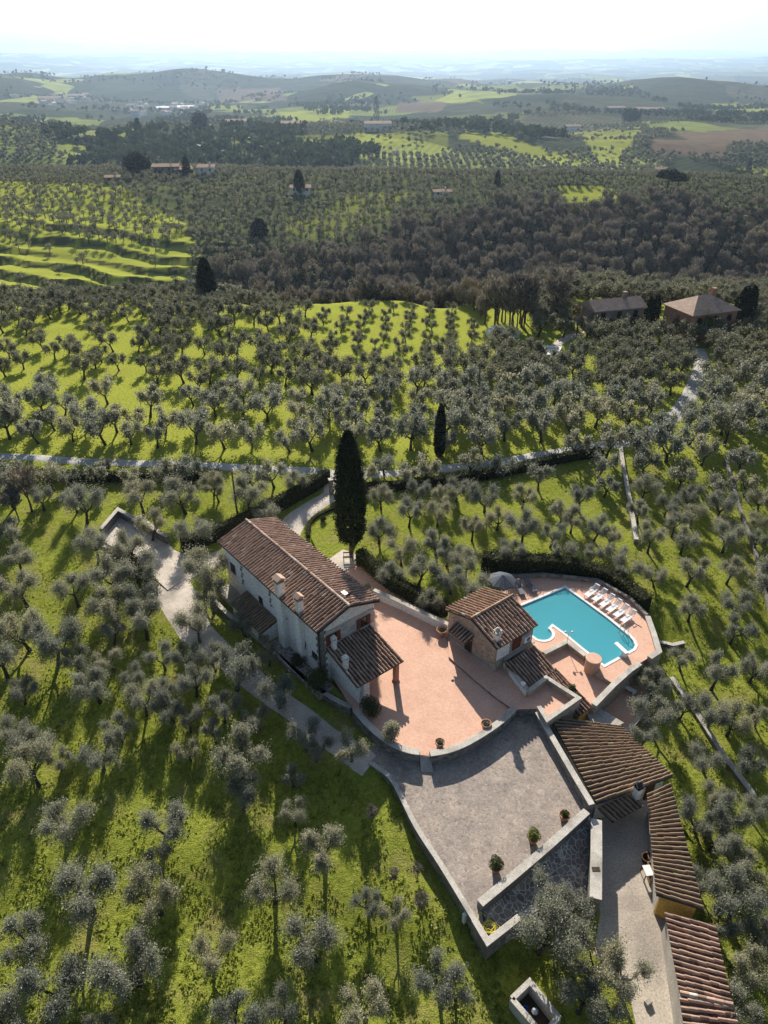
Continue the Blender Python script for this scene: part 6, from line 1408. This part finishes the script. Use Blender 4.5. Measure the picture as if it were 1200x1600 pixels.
q = P(862,552,0); ft = empty('flat_roofed_house', (q.x,q.y,0), 'small flat roofed white building in the grove', 'building'); m = MB(); m.prism(W([(852,562),(872,553),(876,543),(850,541)],1.2), -.5, 1.2); fix_normals(m.build('wall', M['plaster'], ft)); m = MB(); strip(m, W([(852,562),(872,553),(876,543),(850,541),(852,562)],1.4), .3, 1.2, 1.5); m.build('parapet', M['poolwhite'], ft)
m = MB(); q = P(775,525,0); m.box((q.x,q.y,.6),(3.4,2.0,1.3),.2); m.box((q.x+.2,q.y,1.5),(2.0,1.7,.5),.2); tag(m.build('white_van', M['white'], bevel=.15), 'white van-like shed roof showing between olives in the middle of the grove', 'vehicle')
m = MB(); q = P(797,527,0); m.box((q.x,q.y,.5),(3.0,1.2,1.0),.1); tag(m.build('parked_trailer', M['poolwhite'], bevel=.1), 'low pale trailer just right of the white vehicle', 'trailer')
FH_ = [(325,276,9,7,5,0,'small white farmhouse with pale roof on the crest of the hill','w'),(288,276,9,7,4,.3,'low farm building left of the small white farmhouse','g'),(262,275,14,7,5,.1,'old grey farm block hidden among trees on the crest','g'),(178,286,7,5,3,.2,'little dark hut above the lime green terraces','g'),
 (150,226,24,10,7,.05,'long cream farmhouse on the second ridge at left','w'),(370,204,24,14,10,.2,'orange roofed white house on the far ridge','w'),(213,184,16,12,13,0,'white tower-like house among dark trees','w'),(458,206,26,14,9,.1,'red brick farmhouse on the far ridge','r'),
 (1012,178,60,20,9,0,'red villa on the hilltop at right','r'),(960,176,40,16,9,.3,'long low building left of the hilltop villa','g'),(290,171,46,22,6,.1,'largest white shed of the distant village','w'),(255,172,34,18,6,.1,'second white shed of the distant village','w'),(590,205,30,14,8,.1,'pale farm on the hillside at the centre','w'),
 (80,159,60,24,9,0,'white building of the far village at left','w'),(120,154,50,24,9,.2,'pale roofed building right of it in the far village','w'),(470,302,10,6,3,.1,'small hut behind the lone cypress on the crest','w'),(690,307,9,5,2.5,.1,'pale shed roof on the olive hill','w'),(618,241,7,5,3,.1,'tiny white hut on the dark wooded slope','w'),
 (795,131,34,26,16,0,'ruined castle tower block on the far skyline','g'),(893,205,24,12,7,.2,'white farm by the green fields','w'),(1030,273,12,8,5,.2,'house under the umbrella pines','r')]
for (u_, v_, a_, b_, c__, rz_, lb, k_) in FH_:
    q = hit(u_, v_); house_at('distant_house', q, a_, b_, c__, b_*.16, rz_, {'w':M['plaster'],'g':M['greywall'],'r':M['redwall']}[k_], M['terrafar'] if 'white shed' not in lb else M['white'], lb, lod=1, wins=a_ < 30, over=.5)
rv = random.Random(9)
for i in range(34):
    u_ = rv.uniform(190, 330) if i < 22 else rv.uniform(20, 150); v_ = (rv.uniform(163,182)) if i < 22 else rv.uniform(150,166)
    q = hit(u_, v_); house_at('distant_house', q, rv.uniform(12,24), rv.uniform(9,14), rv.uniform(6,9), 2, rv.uniform(0,1.5), M['plaster'], M['terrafar'], 'pale house of the distant village among the hills', lod=1, wins=False)
    bpy.context.scene.collection.objects[-1]
    [o_ for o_ in C.objects if o_.name.startswith('distant_house') and o_.type == 'EMPTY'][-1]['group'] = 'houses of the distant village'
# overhead wire between two poles
def pole(p_, hh, label):
    r_ = empty('utility_pole', p_, label, 'pole'); m = MB(); m.tube([p_-Vector((0,0,.4)), p_+Vector((0,0,hh))], [.11,.08], 7); m.build('shaft', M['barkc'], r_); m = MB(); m.beam(p_+Vector((-.4,0,hh-.3)), p_+Vector((.4,0,hh-.3)), .08,.08); m.build('crossarm', M['wood'], r_); return p_+Vector((0,0,hh-.25))
pw0, pw1 = pole(P(372,812,0), 6.0, 'wooden utility pole among the olives above the farmhouse'), pole(P(745,640,0), 6.5, 'wooden utility pole in the dense grove beyond the road')
m = MB(); m.tube([pw0.lerp(pw1, k/16) - Vector((0,0,4*.9*(k/16)*(1-k/16))) for k in range(17)], .012, 4); tag(m.build('overhead_wire', M['metal']), 'thin overhead wire crossing from the farmhouse pole over the road', 'wire')

# ---- grass tufts in the foreground
def tufts():
    n = 120000; pts = []; k = 0
    u = R.uniform(-60, 1260, n); v = R.uniform(860, 1700, n)
    hs = []
    for a_, b_ in zip(u, v):
        p_ = P(float(a_), float(b_), -1.6); x, y = p_.x, p_.y
        if (-60 < a_ < 1300) and not inpoly(x, y, EX2) and min(segd(x, y, DRIVE2[::4]), segd(x, y, DRIVE1[::4])) > 1.5 :
            if nz(x*.6, y*.6, 2) + .6*nz(x*2.2, y*2.2, 3) > .02: hs.append((x, y, h(x, y) + .04 + .10*max(0, nz(x*1.7, y*1.7, 5))))
    v_, q_ = leaf_quads(np.array(hs), .15*R.uniform(.5,1.7,len(hs)), .55, -.4)
    me_ = mesh_np('grass', v_, q_, [M['grassblade']], attrs={'tint': R.random(len(hs))}); o_ = bpy.data.objects.new('grass', me_); C.objects.link(o_); tag(o_, 'short green grass and weeds under the olive trees', 'grass', None, 'stuff')
EX2 = W([(184,790),(262,836),(345,800),(440,790),(530,760),(560,860),(700,960),(780,890),(870,886),(945,896),(1020,955),(1035,1020),(1020,1060),(1015,1110),(985,1150),(1060,1210),(1105,1420),(1180,1700),(1000,1700),(960,1520),(880,1460),(850,1430),(762,1480),(740,1445),(648,1292),(616,1230),(570,1190),(480,1140),(380,1070),(300,1000),(270,880),(150,846)], -1.0)
M['grassblade'] = leafmat('grass_blade', [(0,(.14,.18,.025)),(.6,(.26,.30,.05)),(1,(.38,.38,.10))], .5, obj=False)
tufts()
# ---- air
hz = bpy.data.materials.new('haze'); hz.use_nodes = True; nt = hz.node_tree; nt.nodes.clear(); out = node(nt,'ShaderNodeOutputMaterial'); pv = node(nt,'ShaderNodeVolumePrincipled'); pv.inputs['Color'].default_value = (.48,.66,.90,1); pv.inputs['Density'].default_value = HAZE; pv.inputs['Anisotropy'].default_value = .45; nt.links.new(pv.outputs[0], out.inputs['Volume'])
m = MB(); m.box((0, 19000, 340), (90000, 60000, 1150)); ho = m.build('haze', hz); ho['kind'] = 'stuff'; ho['label'] = 'pale blue haze over the hills'; ho['category'] = 'haze'
